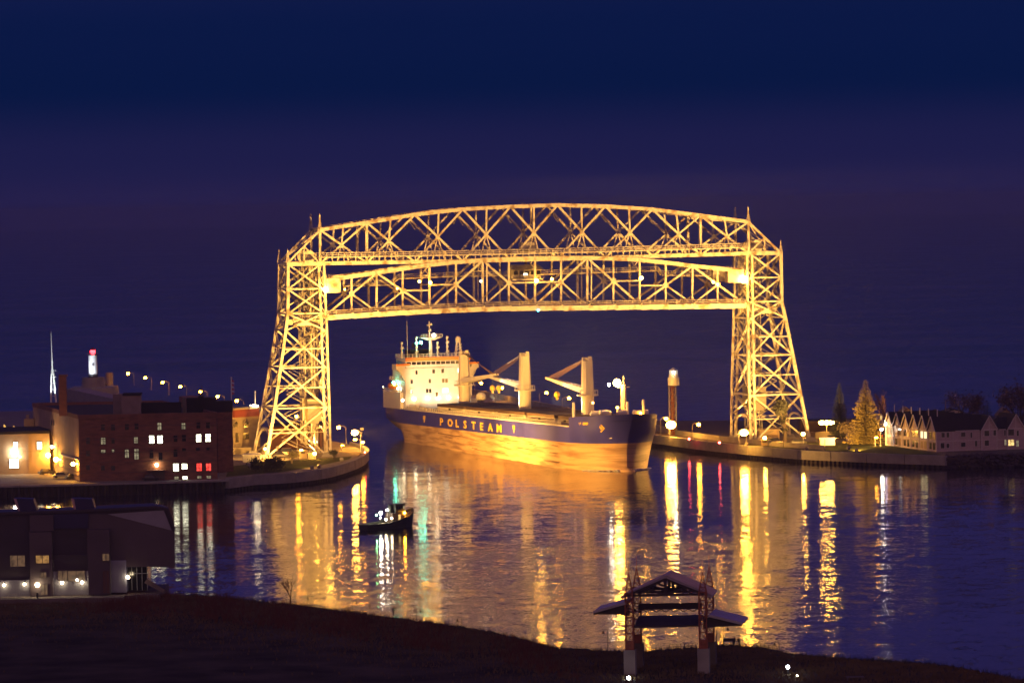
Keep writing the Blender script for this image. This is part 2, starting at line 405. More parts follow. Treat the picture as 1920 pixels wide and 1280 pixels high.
def spanpart(name, chords, wd, bw=12.5):
    o = chord_bar(chords[1], wd[0], wd[1], 0, name, bridge)
    chord_bar(chords[0], wd[0], wd[1], 0, 'chord', o); chord_bar(chords[0], wd[0], wd[1], bw, 'chord', o); chord_bar(chords[1], wd[0], wd[1], bw, 'chord', o)
    return o
# fixed top span
T = [NB(*p) for p in top_px]; Bn = [NB(x, botc(x)) for x, y in top_px]
spoly_mid = []
top_span = spanpart('top_span', [T, Bn], (.7, 1.0))
def both(fn):
    fn(lambda p: p, False); fn(lambda p: p + UX * BW, True)
def do_top(f, far):
    for i in range(9):
        a0, a1, b0, b1 = f(T[i]), f(T[i + 1]), f(Bn[i]), f(Bn[i + 1])
        big = 1.0 if 0 < i < 8 else .8
        strut(a0, b1, big, .5, UX, 'diagonal', top_span); strut(a1, b0, big, .5, UX, 'diagonal', top_span)
        # crossing point
        t = (a0.z - b0.z) / ((a0.z - b0.z) + (a1.z - b1.z)); X = lerp(a0, b1, t)
        mid = lerp(a0, a1, .5); m = MB(); m.bar(mid, X, .45, .45, UX); m.build('hanger', steel, top_span)
        for k in (.36, .64):
            m = MB(); m.bar(X, lerp(b0, b1, k), .28, .28, UX); m.build('hanger', steel, top_span)
        m = MB(); m.bar(X - UX * .3, X + UX * .3, 1.1, 1.1); m.build('gusset', steel, top_span)
    for i in (1, 8): strut(f(T[i]), f(Bn[i]), 1.3, .6, UX, 'post', top_span)
both(do_top)
for i in range(10):
    m = MB(); m.bar(T[i], T[i] + UX * BW, .35, .6); m.bar(Bn[i], Bn[i] + UX * BW, .5, .9)
    if i < 9:
        m.bar(T[i], T[i + 1] + UX * BW, .22, .22); m.bar(T[i + 1], T[i] + UX * BW, .22, .22)
        m.bar(Bn[i], Bn[i + 1] + UX * BW, .3, .3); m.bar(Bn[i + 1], Bn[i] + UX * BW, .3, .3)
        # sway frames
        zz = V((0, 0, -(T[i].z - Bn[i].z) * .3))
        m.bar(T[i] + zz, T[i] + UX * BW, .2, .2); m.bar(T[i], T[i] + UX * BW + zz, .2, .2)
    m.build('cross_bracing', steel_d, top_span)
# service walkways above the bottom chord
def rail(m, a, b, h=1.1, n=12, t=.12, mid=True):
    m.bar(a + V((0, 0, h)), b + V((0, 0, h)), t, t)
    if mid: m.bar(a + V((0, 0, h * .5)), b + V((0, 0, h * .5)), t * .8, t * .8)
    for i in range(n + 1):
        p = lerp(a, b, i / n); m.bar(p, p + V((0, 0, h)), t, t)
for off in (-.9, BW * .5, BW + .9):
    m = MB()
    for i in range(9):
        a = Bn[i] + UX * off + V((0, 0, 1.7)); b = Bn[i + 1] + UX * off + V((0, 0, 1.7))
        m.bar(a, b, 1.1, .3); rail(m, a - UX * .5, b - UX * .5, 1.15, 8, .13); 
        for k in range(4): 
            p = lerp(a, b, k / 4); m.bar(p - V((0, 0, 1.4)), p, .2, .2)
    m.build('walkway', steel, top_span)
m = MB(); a = NB(985, 471); b = NB(1006, 454); mm = (a + b) / 2 + UX * 5; m.box(-1.8, 1.8, -2, 2, 0, 3.0, frame((mm.x, mm.y, a.z - .6), math.radians(14))); m.build('machinery_house', steel, top_span)
for px in (1009, 1014):
    strut(NB(px, 386) + UX * 8, NB(px + 1, 470) + UX * 8, .9, .4, UX, 'post', top_span)
# end struts down to the tower shoulders
LO, RO = NB(540, 492), NB(1464, 474.5)
for (tp, ou, s_) in ((T[0], LO, 'l'), (T[9], RO, 'r')):
    for f in (0, BW):
        strut(tp + UX * f, ou + UX * f, 1.0, .5, UX, 'end_strut', top_span)
        q = lerp(tp, ou, .5); inn = V((q.x, q.y, ou.z)); m = MB(); m.bar(q + UX * f, inn + UX * f, .35, .35); m.bar(q + UX * f, (Bn[0] if s_ == 'l' else Bn[9]) + UX * f, .35, .35, UX); m.build('hanger', steel, top_span)
    m = MB(); m.bar(tp, ou + UX * BW, .3, .3); m.bar(tp + UX * BW, ou, .3, .3); m.build('cross_bracing', steel, top_span)
# towers
def tower(inn_px, out_px, levels_in, levels_out, side):
    # inn_px/out_px : polylines of the near inner / outer columns (pixels), top to bottom
    I = [NB(*p) for p in inn_px]; O = [NB(*p) for p in out_px]
    def on(pl, z):
        for a, b in zip(pl, pl[1:]):
            if a.z >= z >= b.z - 1e-6: return lerp(a, b, (a.z - z) / max(1e-6, a.z - b.z))
        return pl[-1] if z < pl[-1].z else pl[0]
    tw = None
    for f in (lambda p: p, FB):
        m = MB()
        for a, b in zip(I, I[1:]):
            for k in (-1, 1):
                dx = AX * (.75 * k); m.bar(f(a) + dx, f(b) + dx, .55, .75, UX)
            aa, bb = f(a), f(b); n = max(2, int((aa - bb).length / 1.6)); sg = 1
            for j in range(n):
                m.bar(lerp(aa, bb, j / n) + AX * .6 * sg, lerp(aa, bb, (j + 1) / n) - AX * .6 * sg, .16, .16, UX); sg = -sg
        if tw is None: tw = m.build('tower', steel, bridge)
        else: m.build('column', steel, tw)
    for f in (lambda p: p, FB):
        for a, b in zip(O, O[1:]): strut(f(a), f(b), 1.25, .8, UX, 'column', tw)
    zin = [NB(x, y).z for x, y in levels_in]
    for f in (lambda p: p, FB):
        for k in range(len(zin) - 1):
            z0, z1 = zin[k], zin[k + 1]
            i0, i1, o0, o1 = f(on(I, z0)), f(on(I, z1)), f(on(O, z0)), f(on(O, z1))
            wd = .75 if k < 2 else 1.0
            strut(i0, o1, wd, .4, UX, 'diagonal', tw); strut(o0, i1, wd, .4, UX, 'diagonal', tw)
            if k >= 3 and k < len(zin) - 1:
                zm = (z0 + z1) / 2; strut(f(on(I, zm)), f(on(O, zm)), .6, .3, UX, 'girder', tw)
            if k > 0 and k != 3:
                strut(i0, o0, 1.9 if k == len(zin) - 2 else (1.3 if k == 2 else .6), .4, UX, 'girder', tw)
    # top platform ring and side faces (across the canal direction)
    m = MB()
    for pl in (I, O):
        m.bar(on(pl, zin[0]), FB(on(pl, zin[0])), .5, 1.0)
    m.bar(on(I, zin[0]), on(O, zin[0]), .6, 1.1); m.bar(FB(on(I, zin[0])), FB(on(O, zin[0])), .6, 1.1)
    m.build('girder', steel, tw)
    for pi, pl in enumerate((I, O)):
        for k in range(len(zin) - 1):
            z0, z1 = zin[k], zin[k + 1]
            if k == len(zin) - 2: z1 = z0 + (z1 - z0) * .42
            a0, a1 = on(pl, z0), on(pl, z1); b0, b1 = FB(a0), FB(a1)
            zm = (z0 + z1) / 2
            m = MB(); laced(m, a0, b1, .8, .35, AX); m.build('diagonal', steel, tw)
            m = MB(); laced(m, b0, a1, .8, .35, AX); m.build('diagonal', steel, tw)
            m = MB(); laced(m, a0, b0, 1.0, .4, AX); m.build('girder', steel, tw)
        # portal arch near the ground
        zt = zin[-2] + (zin[-1] - zin[-2]) * .42; zb = zin[-2] + (zin[-1] - zin[-2]) * .95
        m = MB(); prev = None
        for k in range(13):
            t = k / 12; ang = math.pi * t; z = zb + (zt - zb) * math.sin(ang) ** .55
            p = on(pl, z); q = FB(p); r_ = lerp(p, q, (1 - math.cos(ang)) / 2 * .9 + .05)
            if prev is not None: m.bar(prev, r_, .5, .5, AX)
            prev = r_
        m.build('portal_arch', steel, tw)
    # heavy fixed girder and platform under the raised span's ends
    zk = NB(*(levels_in[2])).z - 2.6
    m = MB(); p, q = on(I, zk), on(O, zk); q = lerp(p, q, .8)
    m.bar(p + UX * 1.2, q + UX * 1.2, .6, 1.5); m.bar(p + UX * (BW - 1), q + UX * (BW - 1), .6, 1.5); rail(m, p + UX * .8 + V((0, 0, .8)), q + UX * .8 + V((0, 0, .8)), 1.0, 8, .1)
    m.build('platform', steel, tw)
    # inner machinery: counterweight guides, ladder, cables
    sgn = 1 if side == 'l' else -1
    m = MB()
    for u in (4.0, 6.2, 9.5, 12.0):
        for dx in (1.6, 4.2):
            a = on(I, zin[0]) - AX * dx * sgn + UX * u; b = V((a.x, a.y, 6)); m.bar(a, b, .3, .4)
    for u in (5, 11):
        a = on(I, zin[0]) - AX * 1.6 * sgn + UX * u; c = on(I, zin[0]) - AX * 4.2 * sgn + UX * u; h = a.z
        k = 0
        while h > 8: m.bar(V((a.x, a.y, h)), V((c.x, c.y, h - 2.6)), .16, .16, UX); m.bar(V((c.x, c.y, h - 2.6)), V((a.x, a.y, h - 5.2)), .16, .16, UX); h -= 5.2
    m.build('guide_rail', steel_d, tw)
    m = MB()
    for u in (5.4, 7.0, 8.8, 10.6):
        a = on(I, zin[0]) - AX * 2.9 * sgn + UX * u; m.bar(a, V((a.x, a.y, 18)), .13, .13)
    m.build('cable', dark, tw)
    for u in (3.2, 10.6):
        a = on(I, 30) - AX * 2.9 * sgn; o = a + UX * u
        m = MB(); m.box(-1.9, 1.9, -1.7, 1.7, 12.6, 18.2, frame((o.x, o.y, 0), math.radians(14))); m.box(-2.0, 2.0, -1.8, 1.8, 18.2, 18.7, frame((o.x, o.y, 0), math.radians(14))); m.box(-1.2, 1.2, -1.5, 1.5, 11.9, 12.6, frame((o.x, o.y, 0), math.radians(14)))
        m.build('counterweight', conc, tw)
    # sheaves at the top
    for u in (2.5, 10):
        c = on(I, zin[0]) - AX * 2.9 * sgn + UX * u + V((0, 0, 1.9)); m = MB(); m.tube(c - UX * .35, c + UX * .35, 1.8, n=18); m.tube(c - UX * .6, c + UX * .6, .4, n=8); m.build('sheave', steel, tw)
    # stair zigzag inside the tower
    m = MB(); z = 4.0; k = 0
    while z < zin[0] - 4:
        a = lerp(on(I, z), on(O, z), .25 if k % 2 == 0 else .7) + UX * 7; b = lerp(on(I, z + 3.2), on(O, z + 3.2), .7 if k % 2 == 0 else .25) + UX * 7
        b = V((b.x, b.y, z + 3.2)); m.bar(a, b, .8, .2); m.bar(a + V((0, 0, 1)), b + V((0, 0, 1)), .1, .1); z += 3.2; k += 1
    m.build('stairway', steel_d, tw)
    # foundations
    for p in (I[-1], FB(I[-1]), O[-1], FB(O[-1])):
        m = MB(); m.hexa([V((p.x + sx_ * 1.8, p.y + sy_ * 1.8, 2.9)) for sx_, sy_ in ((-1, -1), (1, -1), (1, 1), (-1, 1))], [V((p.x + sx_ * 1.1, p.y + sy_ * 1.1, 4.1)) for sx_, sy_ in ((-1, -1), (1, -1), (1, 1), (-1, 1))]); m.build('footing', conc, tw)
    # spires
    def spire(p, h, w_):
        m = MB(); f = [V((sx_ * w_, sy_ * w_, 0)) for sx_, sy_ in ((-1, -1), (1, -1), (1, 1), (-1, 1))]
        tp = p + V((0, 0, h * .82))
        for k in range(4): m.bar(p + f[k], tp, .16, .16)
        for j in range(4):
            t = j / 4; 
            for k in range(4): m.bar(lerp(p + f[k], tp, t), lerp(p + f[(k + 1) % 4], tp, t + .2), .1, .1)
        m.bar(p, tp, .3, .3); m.bar(tp, p + V((0, 0, h)), .16, .16); m.ball(p + V((0, 0, h * .9)), .26, 6, 1, 4); m.build('spire', steel, tw)
    tp = T[0] if side == 'l' else T[9]; ou = LO if side == 'l' else RO
    for f in (0, BW):
        spire(tp + UX * f, 4.4, .55); spire(ou + UX * f, 3.6, .5)
    for f in (0, BW):
        strut(tp + UX * f, (Bn[0] if side == 'l' else Bn[9]) + UX * f, 1.0, .6, UX, 'post', tw)
    return tw
tower([(602, 492), (605, 560), (607, 600), (611, 727), (615, 855)], [(540, 492), (539.7, 587), (533, 640), (516, 757), (500, 857)], [(602, 494), (604, 541), (606, 587), (607.5, 618), (609, 688), (612, 763), (615, 855)], None, 'l')
tower([(1405, 474), (1406, 540), (1407, 600), (1409, 715), (1412, 831)], [(1464, 474.5), (1465.5, 566), (1474.5, 606), (1499, 730), (1519, 830)], [(1405, 474.5), (1406, 521), (1407, 566), (1407.5, 597), (1408, 667), (1409.5, 741), (1412, 831)], None, 'r')
# raised lift span
LT = [(640, 521), (659, 518), (706, 511.5), (755, 504), (805, 496.5), (855, 491.5), (905, 488), (954, 485.5), (1003, 484), (1052, 483.5), (1101, 483.5), (1150, 484.8), (1199, 487), (1248, 492), (1298, 498.5), (1345, 503), (1372, 506)]
def lb(x): return 594 - 17.5 * math.sin(min(1, max(0, (x - 608) / 420)) * math.pi / 2) + max(0, (x - 1030)) * -.012 - 3.5
LTn = {x: NB(x, y, False) + UX * 3.0 for x, y in LT}
def NL(x, y): return PL(x, y, BO + UX * 3.0, UX)
BL = 10.5
LTn = {x: NL(x, y) for x, y in LT}
bx = [612, 659, 706, 755, 805, 855, 905, 954, 1003, 1052, 1101, 1150, 1199, 1248, 1298, 1345, 1394]
LBn = {x: NL(x, lb(x)) for x in bx}
tl = [LTn[x] for x, _ in LT]
lift = spanpart('lift_span', [[NL(612, 526)] + tl + [NL(1394, 509)], [LBn[x] for x in bx]], (.7, 1.1), BL)
def do_lift(f, far):
    sub = {}
    mains = [(706, 612), (706, 805), (905, 805), (905, 1003), (1101, 1003), (1101, 1199), (1298, 1199), (1298, 1394)]
    for tx, b_ in mains:
        a, b = f(LTn[tx]), f(LBn[b_]); strut(a, b, 1.05, .5, UX, 'diagonal', lift)
        mx = min(bx, key=lambda q: abs(q - (tx + b_) / 2)); X = lerp(a, b, .5); sub[mx] = X
        strut(X, f(LBn[tx]), .8, .4, UX, 'diagonal', lift)
        m = MB(); m.bar(X - UX * .33, X + UX * .33, 1.35, 1.35); m.build('gusset', steel, lift)
        strut(f(LTn[mx]) if mx in LTn else f(LTn[1345]), f(LBn[mx]), .6, .45, UX, 'post', lift, lace=False)
        if 750 < mx < 1300 and b_ in (805, 1003, 1199):
            h = f(lerp(LBn[b_], LTn[b_], .5)); h = V((h.x, h.y, X.z)); strut(X, h, .45, .35, UX, 'girder', lift, lace=False)
    for x in (706, 805, 905, 1003, 1101, 1199, 1298): strut(f(LTn[x]), f(LBn[x]), .7, .5, UX, 'post', lift, lace=False)
    for x in (905, 1101): strut(f(LTn[x]) + AX * 1.2, f(LBn[x]) + AX * 1.2, .35, .3, UX, 'post', lift, lace=False)
do_lift(lambda p: p, 0); do_lift(lambda p: p + UX * BL, 1)
for i, x in enumerate(bx):
    m = MB(); b = LBn[x]; m.bar(b - V((0, 0, .2)) - UX * 2.4, b - V((0, 0, .2)) + UX * (BL + 2.4), .35, 1.0)
    if x in LTn:
        t = LTn[x]; m.bar(t, t + UX * BL, .3, .5)
        if i % 2 == 0:
            k = V((0, 0, -3)); m.bar(t, t + UX * BL + k, .2, .2); m.bar(t + k, t + UX * BL, .2, .2); m.bar(t + k, t + UX * BL + k, .25, .3)
            if bx[min(i + 1, 16)] in LTn: pass
        if i + 1 < len(bx) and bx[i + 1] in LTn:
            u = LTn[bx[i + 1]]; m.bar(t, u + UX * BL, .2, .2); m.bar(t + UX * BL, u, .2, .2)
    m.build('cross_bracing', steel, lift)
# deck with stringers, side walks and railings
m = MB()
for a, b in zip(bx, bx[1:]):
    p, q = LBn[a], LBn[b]
    for c0, c1, dz, th in ((.5, BL - .5, -.25, .3), (-2.3, -.5, -.1, .22), (BL + .5, BL + 2.3, -.1, .22)):
        z = V((0, 0, dz)); m.hexa([p + UX * c0 + z - V((0, 0, th)), q + UX * c0 + z - V((0, 0, th)), q + UX * c1 + z - V((0, 0, th)), p + UX * c1 + z - V((0, 0, th))], [p + UX * c0 + z, q + UX * c0 + z, q + UX * c1 + z, p + UX * c1 + z])
    for c in (1.5, 3.5, 5.5, 7.5, 9): m.bar(p + UX * c - V((0, 0, .85)), q + UX * c - V((0, 0, .85)), .25, .6)
    for c in (-2.3, BL + 2.3): m.bar(p + UX * c - V((0, 0, .75)), q + UX * c - V((0, 0, .6)), .2, 1.35)
m.build('deck', steel, lift)
m = MB()
for a, b in zip(bx, bx[1:]):
    for c in (-2.3, BL + 2.3): rail(m, LBn[a] + UX * c, LBn[b] + UX * c, 1.15, 3, .11)
m.build('railing', steel, lift)
# catwalk inside the lift span
m = MB()
def cw(x0, y0, x1, y1):
    a, b = NL(x0, y0) + UX * 7, NL(x1, y1) + UX * 7; m.bar(a, b, 1.0, .35); rail(m, a - UX * .5, b - UX * .5, 1.15, max(3, int((b - a).length / 2)), .12)
for s_ in ((652, 537, 742, 535), (742, 535, 757, 523), (757, 523, 855, 519), (855, 519, 962, 517), (1024, 515, 1245, 508), (1245, 508, 1252, 516), (1252, 516, 1345, 518)): cw(*s_)
m.build('catwalk', steel_d, lift)
# operator house
hb = NL(968, 526); he = NL(1021, 526); Lh = (he - hb).length
fr = frame((hb.x + UX.x * 4, hb.y + UX.y * 4, hb.z), math.radians(14))
house = MB().box(0, Lh, 0, 4.5, .4, 3.0, fr).build('operator_house', steel_d, lift)
m = MB(); m.hexa([fr(-.6, -1.0, 3.0), fr(Lh + .6, -1.0, 3.0), fr(Lh + .6, 5.5, 3.0), fr(-.6, 5.5, 3.0)], [fr(.4, 1.6, 4.3), fr(Lh - .4, 1.6, 4.3), fr(Lh - .4, 3.0, 4.3), fr(.4, 3.0, 4.3)])
m.build('operator_house_roof', steel_d, lift)
m = MB()
for k in range(5): m.box(.4 + k * Lh / 5, Lh / 5 * (k + 1) - .15, -.06, -.01, 1.5, 2.6, fr)
m.build('window', glass_d, lift)
MB().box(Lh * .38, Lh * .52, -.1, -.065, 1.4, 1.9, fr).build('window', win_w, lift)
MB().box(-.5, Lh + .5, -1.0, 5, .0, .35, fr).build('operator_house_floor', steel, lift)
m = MB(); rail(m, fr(-.5, -1, .35), fr(Lh + .5, -1, .35), 1.0, 10, .09); m.build('railing', steel, lift)
# guide boxes at both ends
def gbox(x0, y0, x1, y1, u, dep):
    a = NL(x0, y1) + UX * u; b = NL(x1, y0) + UX * u; fr = frame((a.x, a.y, 0), math.radians(14)); L_ = (V((b.x, b.y, 0)) - V((a.x, a.y, 0))).length
    m = MB(); m.box(0, L_, 0, dep, a.z, b.z, fr); m.box(-.15, L_ + .15, -.15, dep + .15, b.z, b.z + .18, fr)
    for k in range(6): 
        p = fr(k * L_ / 5, 0, b.z); m.bar(p, p + V((0, 0, 1.3)), .08, .08)
    m.build('machinery_box', steel, lift)
gbox(612, 523, 638, 549, -.4, 3.2); gbox(1365, 506, 1394, 530, -.4, 3.2)
gbox(613, 522, 634, 546, 8.0, 3.0); gbox(1352, 506, 1378, 529, 8.0, 3.0)
# bridge lamps (parts of the bridge)
glow_br = emis('bridge_lamp', (1, .42, .03), 300)
def blamp(x, y, u, r, g, par=lift, nm='lamp'):
    g = glow_br if g is glow_s else g
    p = NL(x, y) + UX * u; m = MB(); m.ball(p, r, 8); m.build(nm, g, par)
for x, y, u, r, g in ((609, 543, -.9, .65, glow_b), (1393, 524, -.9, 1.0, glow_b), (791, 528, 3, .35, glow_s), (806, 530, -.5, .4, glow_s), (1005, 526, -.5, .48, glow_s), (1040, 523.5, 3, .33, glow_s), (1202, 521, -.5, .45, glow_s), (901, 527, -.3, .25, glow_wd), (744, 541, -.5, .2, glow_s), (652, 543, 4, .2, glow_s), (1336, 529, -.6, .3, glow_s), (1345, 533, -.6, .25, glow_s), (1005, 581.5, -2.5, .3, glow_c)):
    blamp(x, y, u, r, g)

# ---------------------------------------------------------------- bulk carrier
SA = math.radians(17.5); sax = V((math.sin(SA), -math.cos(SA), 0)); snl = V((-math.cos(SA), -math.sin(SA), 0)); stem = V((29.8, 1156.2, 0))
def SP(s, t, z): return stem - sax * s + snl * t + V((0, 0, z + (0 if z < .5 else (100 - s) * .011 * min(1, (z - .5) / 6))))
ship = empty('cargo_ship', stem + V((-28, 95, 0)), 'large blue hulled bulk carrier passing under the raised bridge', 'ship')
DK = 10.6
def hb_(s, z):
    # half breadth
    B = 11.86
    f = min(1, max(0, z / 9.)) if z > 0 else 0
    # bow
    s0 = -1.0 - 9.5 * max(0, (z - 5) / 12) ** 1.3; run = 24 - s0 - 11.5 * f
    if s < s0 + .01: bw = 0
    elif s < s0 + run: bw = B * (1 - (1 - (s - s0) / run) ** 2.2) ** .66
    else: bw = B
    # stern
    if s > 172:
        u = min(1, (s - 172) / 33); low = max(0.02, 1 - u ** 1.25 * 1.35); hi = 1 - .3 * u ** 1.6
        g = min(1, max(0, (z - .5) / 7)); bw = min(bw, B * (low + (hi - low) * g ** .7))
    return bw
SS = [-12, -11, -10, -9, -8, -7, -6, -5, -4, -3, -2, -1, -.5, 0, 1, 2, 3.5, 5, 7, 9, 11, 12, 13.5, 16, 18] + list(range(25, 172, 8)) + [172, 176, 180, 184, 188, 192, 196, 200, 203, 205]
ZL = [-.8, 0, .8, 1.6, 2.6, 3.8, 5.0, 6.35, 7.5, 9.0, DK]
ZF = [-.8, 0, .8, 1.6, 2.6, 3.8, 5.0, 6.35, 7.5, 9.0, DK, 11.5, 12.4, 13.2]
FT = 13.2
def ftop(s, z): return z if z < 9 else z + (z - 9) / 4.2 * .055 * (12 - s) * 1.0
def hull():
    m = MB()
    for side in (1, -1):
        def grid(SL, Z):
            k = len(m.v); nz = len(Z)
            for s in SL:
                for z in Z: m.v.append(tuple(SP(s, side * hb_(s, z), ftop(s, z) if nz == len(ZF) else z)))
            for i in range(len(SL) - 1):
                for j in range(nz - 1):
                    zc = (Z[j] + Z[j + 1]) / 2; q = (k + i * nz + j, k + (i + 1) * nz + j, k + (i + 1) * nz + j + 1, k + i * nz + j + 1)
                    if max(hb_(SL[i], zc), hb_(SL[i + 1], zc)) < .05: continue
                    m.f.append(q if side == -1 else q[::-1]); m.m.append(1 if zc < 6.35 else 0)
        k = len(m.v); nz = len(ZF); US = [0, .004, .012, .03, .06, .1, .16, .24, .34, .46, .6, .78, 1]
        for u in US:
            for z in ZF:
                s0 = -1.0 - 9.5 * max(0, (z - 5) / 12) ** 1.3; s_ = s0 + (12 - s0) * u
                m.v.append(tuple(SP(s_, side * (hb_(s_, z) if u > 0 else 0), ftop(s_, z))))
        for i in range(len(US) - 1):
            for j in range(nz - 1):
                zc = (ZF[j] + ZF[j + 1]) / 2; q = (k + i * nz + j, k + (i + 1) * nz + j, k + (i + 1) * nz + j + 1, k + i * nz + j + 1)
                m.f.append(q if side == -1 else q[::-1]); m.m.append(1 if zc < 6.35 else 0)
        grid([s for s in SS if s >= 12], ZL)
    # transom and decks
    k = [SP(205, hb_(205, z), z) for z in ZL]; k2 = [SP(205, -hb_(205, z), z) for z in ZL]
    for j in range(len(ZL) - 1): m.add([k[j], k[j + 1], k2[j + 1], k2[j]], [(0, 1, 2, 3)])
    for SL, z in (([s for s in SS if s <= 12], 12.5), ([s for s in SS if s >= 12], DK - .02)):
        for a, b in zip(SL, SL[1:]):
            if max(hb_(a, z), hb_(b, z)) < .1: continue
            m.add([SP(a, hb_(a, z), z), SP(b, hb_(b, z), z), SP(b, -hb_(b, z), z), SP(a, -hb_(a, z), z)], [(0, 1, 2, 3)]); m.m[-1] = 2
    m.add([SP(12, 11.8, DK), SP(12, 11.8, 12.6), SP(12, -11.8, 12.6), SP(12, -11.8, DK)], [(0, 1, 2, 3)])
    o = m.build('hull', [blue_h, boot_h, deck_m], ship); 
    for p_ in o.data.polygons: p_.use_smooth = len(p_.vertices) == 4 and abs(p_.normal.z) < .9
    return o
hullo = hull()
def sbox(name, s0, s1, t0, t1, z0, z1, mt, par=None):
    m = MB(); m.box(s0, s1, t0, t1, z0, z1, lambda a, b, c: SP(a, b, c)); return m.build(name, mt, par or ship)
# bulbous forefoot breaking the surface
m = MB(); m.ball(V((0, 0, 0)), 1, 12, 1, 8); m.v = [tuple(SP(-.5 + v[0] * 5.5, v[1] * 2.6, 0) + V((0, 0, -1.3 + v[2] * 2.2))) for v in m.v]; m.build('bulbous_bow', boot_h, ship, smooth=True)
# lettering on the side
def text_mesh(ch, name, s, z, size, mt, par, t=15.06, wx=1.0):
    t = 11.93
    cu = bpy.data.curves.new(name, 'FONT'); cu.body = ch; cu.size = 1; cu.extrude = .01; cu.offset = .035; cu.resolution_u = 3
    to = bpy.data.objects.new('tmp_' + name, cu); col.objects.link(to)
    dg = bpy.context.evaluated_depsgraph_get(); me = bpy.data.meshes.new_from_object(to.evaluated_get(dg))
    bpy.data.objects.remove(to); bpy.data.curves.remove(cu)
    me.materials.clear(); me.materials.append(mt)
    org = ORG[par.name]
    for v in me.vertices:
        x, y, zz = v.co; v.co = SP(s - x * size * wx, t + zz * size, z + y * size) - org
    me.name = name; o = bpy.data.objects.new(name, me); col.objects.link(o); o.parent = par; ORG[o.name] = org; return o
for i, ch in enumerate('POLSTEAM'):
    text_mesh(ch, 'letter', 133.6 - i * 8.05, 7.15 - .004 * (i), 3.0, yellow_p, hullo, wx=2.1)
for s_ in (150, 61):
    m = MB(); m.box(s_ - 1, s_ + 1, 11.88, 11.93, 8.4, 9.4, SP); m.box(s_ - .35, s_ + .35, 11.88, 11.93, 7.4, 8.4, SP); m.build('tug_mark', yellow_p, hullo)
def bow_pt(px, py, off=.07):
    # point on the flared bow seen at this pixel
    best = None
    r = ray(px, py); lo, hi = 1100., 1200.
    def outside(d):
        p = C0 + r * (d / r.y); q = p - stem; s = -q.dot(sax); t = q.dot(snl); return t > hb_(s, q.z - (100 - s) * .011)
    d = lo
    while d < hi and outside(d): d += .25
    return C0 + r * ((d - off) / r.y)
def decal(name, quads, mt):
    m = MB()
    for q in quads:
        pts = [bow_pt(*p) for p in q]; m.add(pts, [tuple(range(len(pts)))])
    return m.build(name, mt, hullo)
decal('name_plate', [[(1085 + k * 2.6, 796.4), (1086.9 + k * 2.6, 796.5), (1086.9 + k * 2.6, 791.6), (1085 + k * 2.6, 791.4)] for k in range(7)], yellow_p)
decal('emblem', [[(1127, 795.5), (1134, 803), (1127, 810.5), (1125.6, 809), (1131.4, 803), (1125.8, 797)], [(1124, 798), (1130, 803), (1124, 808)]], yellow_p)
decal('emblem', [[(1126, 815), (1130, 815), (1130, 820), (1126, 820)]], white_p); decal('emblem', [[(1142, 818), (1147, 818), (1147, 822), (1142, 822)]], white_p)
m = MB()
for s_ in (2.5,): m.ball(SP(1.0, -4.0, 8.8), .9, 8, 1.1, 6)
m.build('anchor', conc, hullo)
# rust and fender streaks as thin dark scars on the lower hull
m = MB(); 
for k in range(26):
    s_ = rng.uniform(20, 140); z_ = rng.choice((1.2, 3.4, 4.6, 5.4)) + rng.uniform(-.3, .3); l_ = rng.uniform(2, 14)
    m.box(s_, s_ + l_, 11.87, 11.9, z_, z_ + rng.uniform(.08, .22), SP)
m.build('scrape_mark', mat('scrape_brown', (.16, .08, .04), .8), hullo)
# gunwale fish plate and railing
m = MB()
for a, b in zip(range(12, 172, 8), range(20, 180, 8)): m.bar(SP(a, 11.8, DK + .15), SP(b, hb_(b, DK) - .1, DK + .15), .2, .35)
for sd in (11.6, -11.6):
    for k in range(76):
        s_ = 20 + k * 2; m.bar(SP(s_, sd, DK), SP(s_, sd, DK + 1.1), .12, .12)
    for h_ in (.4, .75, 1.1): m.bar(SP(20, sd, DK + h_), SP(172, sd, DK + h_), .08, .08)
m.build('railing', cream_p, ship)
def fo():
    u = rng.random() ** 1.6; side = rng.choice((-1, -1, 1)); s_ = -1 + u * 9; return SP(s_, side * (hb_(s_, 0) + .3 + rng.random() * 1.6 * (1 - u * .5)) if s_ > -1 else 0, rng.uniform(-.05, .35 * (1 - u)))
rocks('foam_glint', fo, 260, .12, .38, white_p)  # white foam blobs also stand in for lamp glints on the bow wave
# hatches
for (a, b) in ((20.5, 32.5), (37, 61), (63.8, 88), (93, 119), (122, 149)):
    h = sbox('hatch_coaming', a, b, -8.6, 7.6, DK, 12.1, cream_p)
    m = MB()
    n = 4
    for k in range(n):
        w0 = a - .5 + (b - a + 1) * k / n; w1 = a - .5 + (b - a + 1) * (k + 1) / n - .12
        m.box(w0, w1, -9.0, 8.0, 12.1, 12.9 , SP)
    m.build('hatch_cover', deck_m, ship)
    m = MB()
    k = a + .5
    while k < b: m.box(k, k + .18, 7.6, 8.0, DK, 12.0, SP); k += 1.15
    m.build('coaming_stay', cream_p, h)
    m = MB(); m.bar(SP(a + 1, 8.1, 11.9), SP(b - 2, 8.1, 11.2), .12, .12); m.bar(SP((a + b) / 2, 8.1, 11.6), SP((a + b) / 2 + .8, 8.1, 11.6), .5, .5); m.build('drive_chain', dark, h)
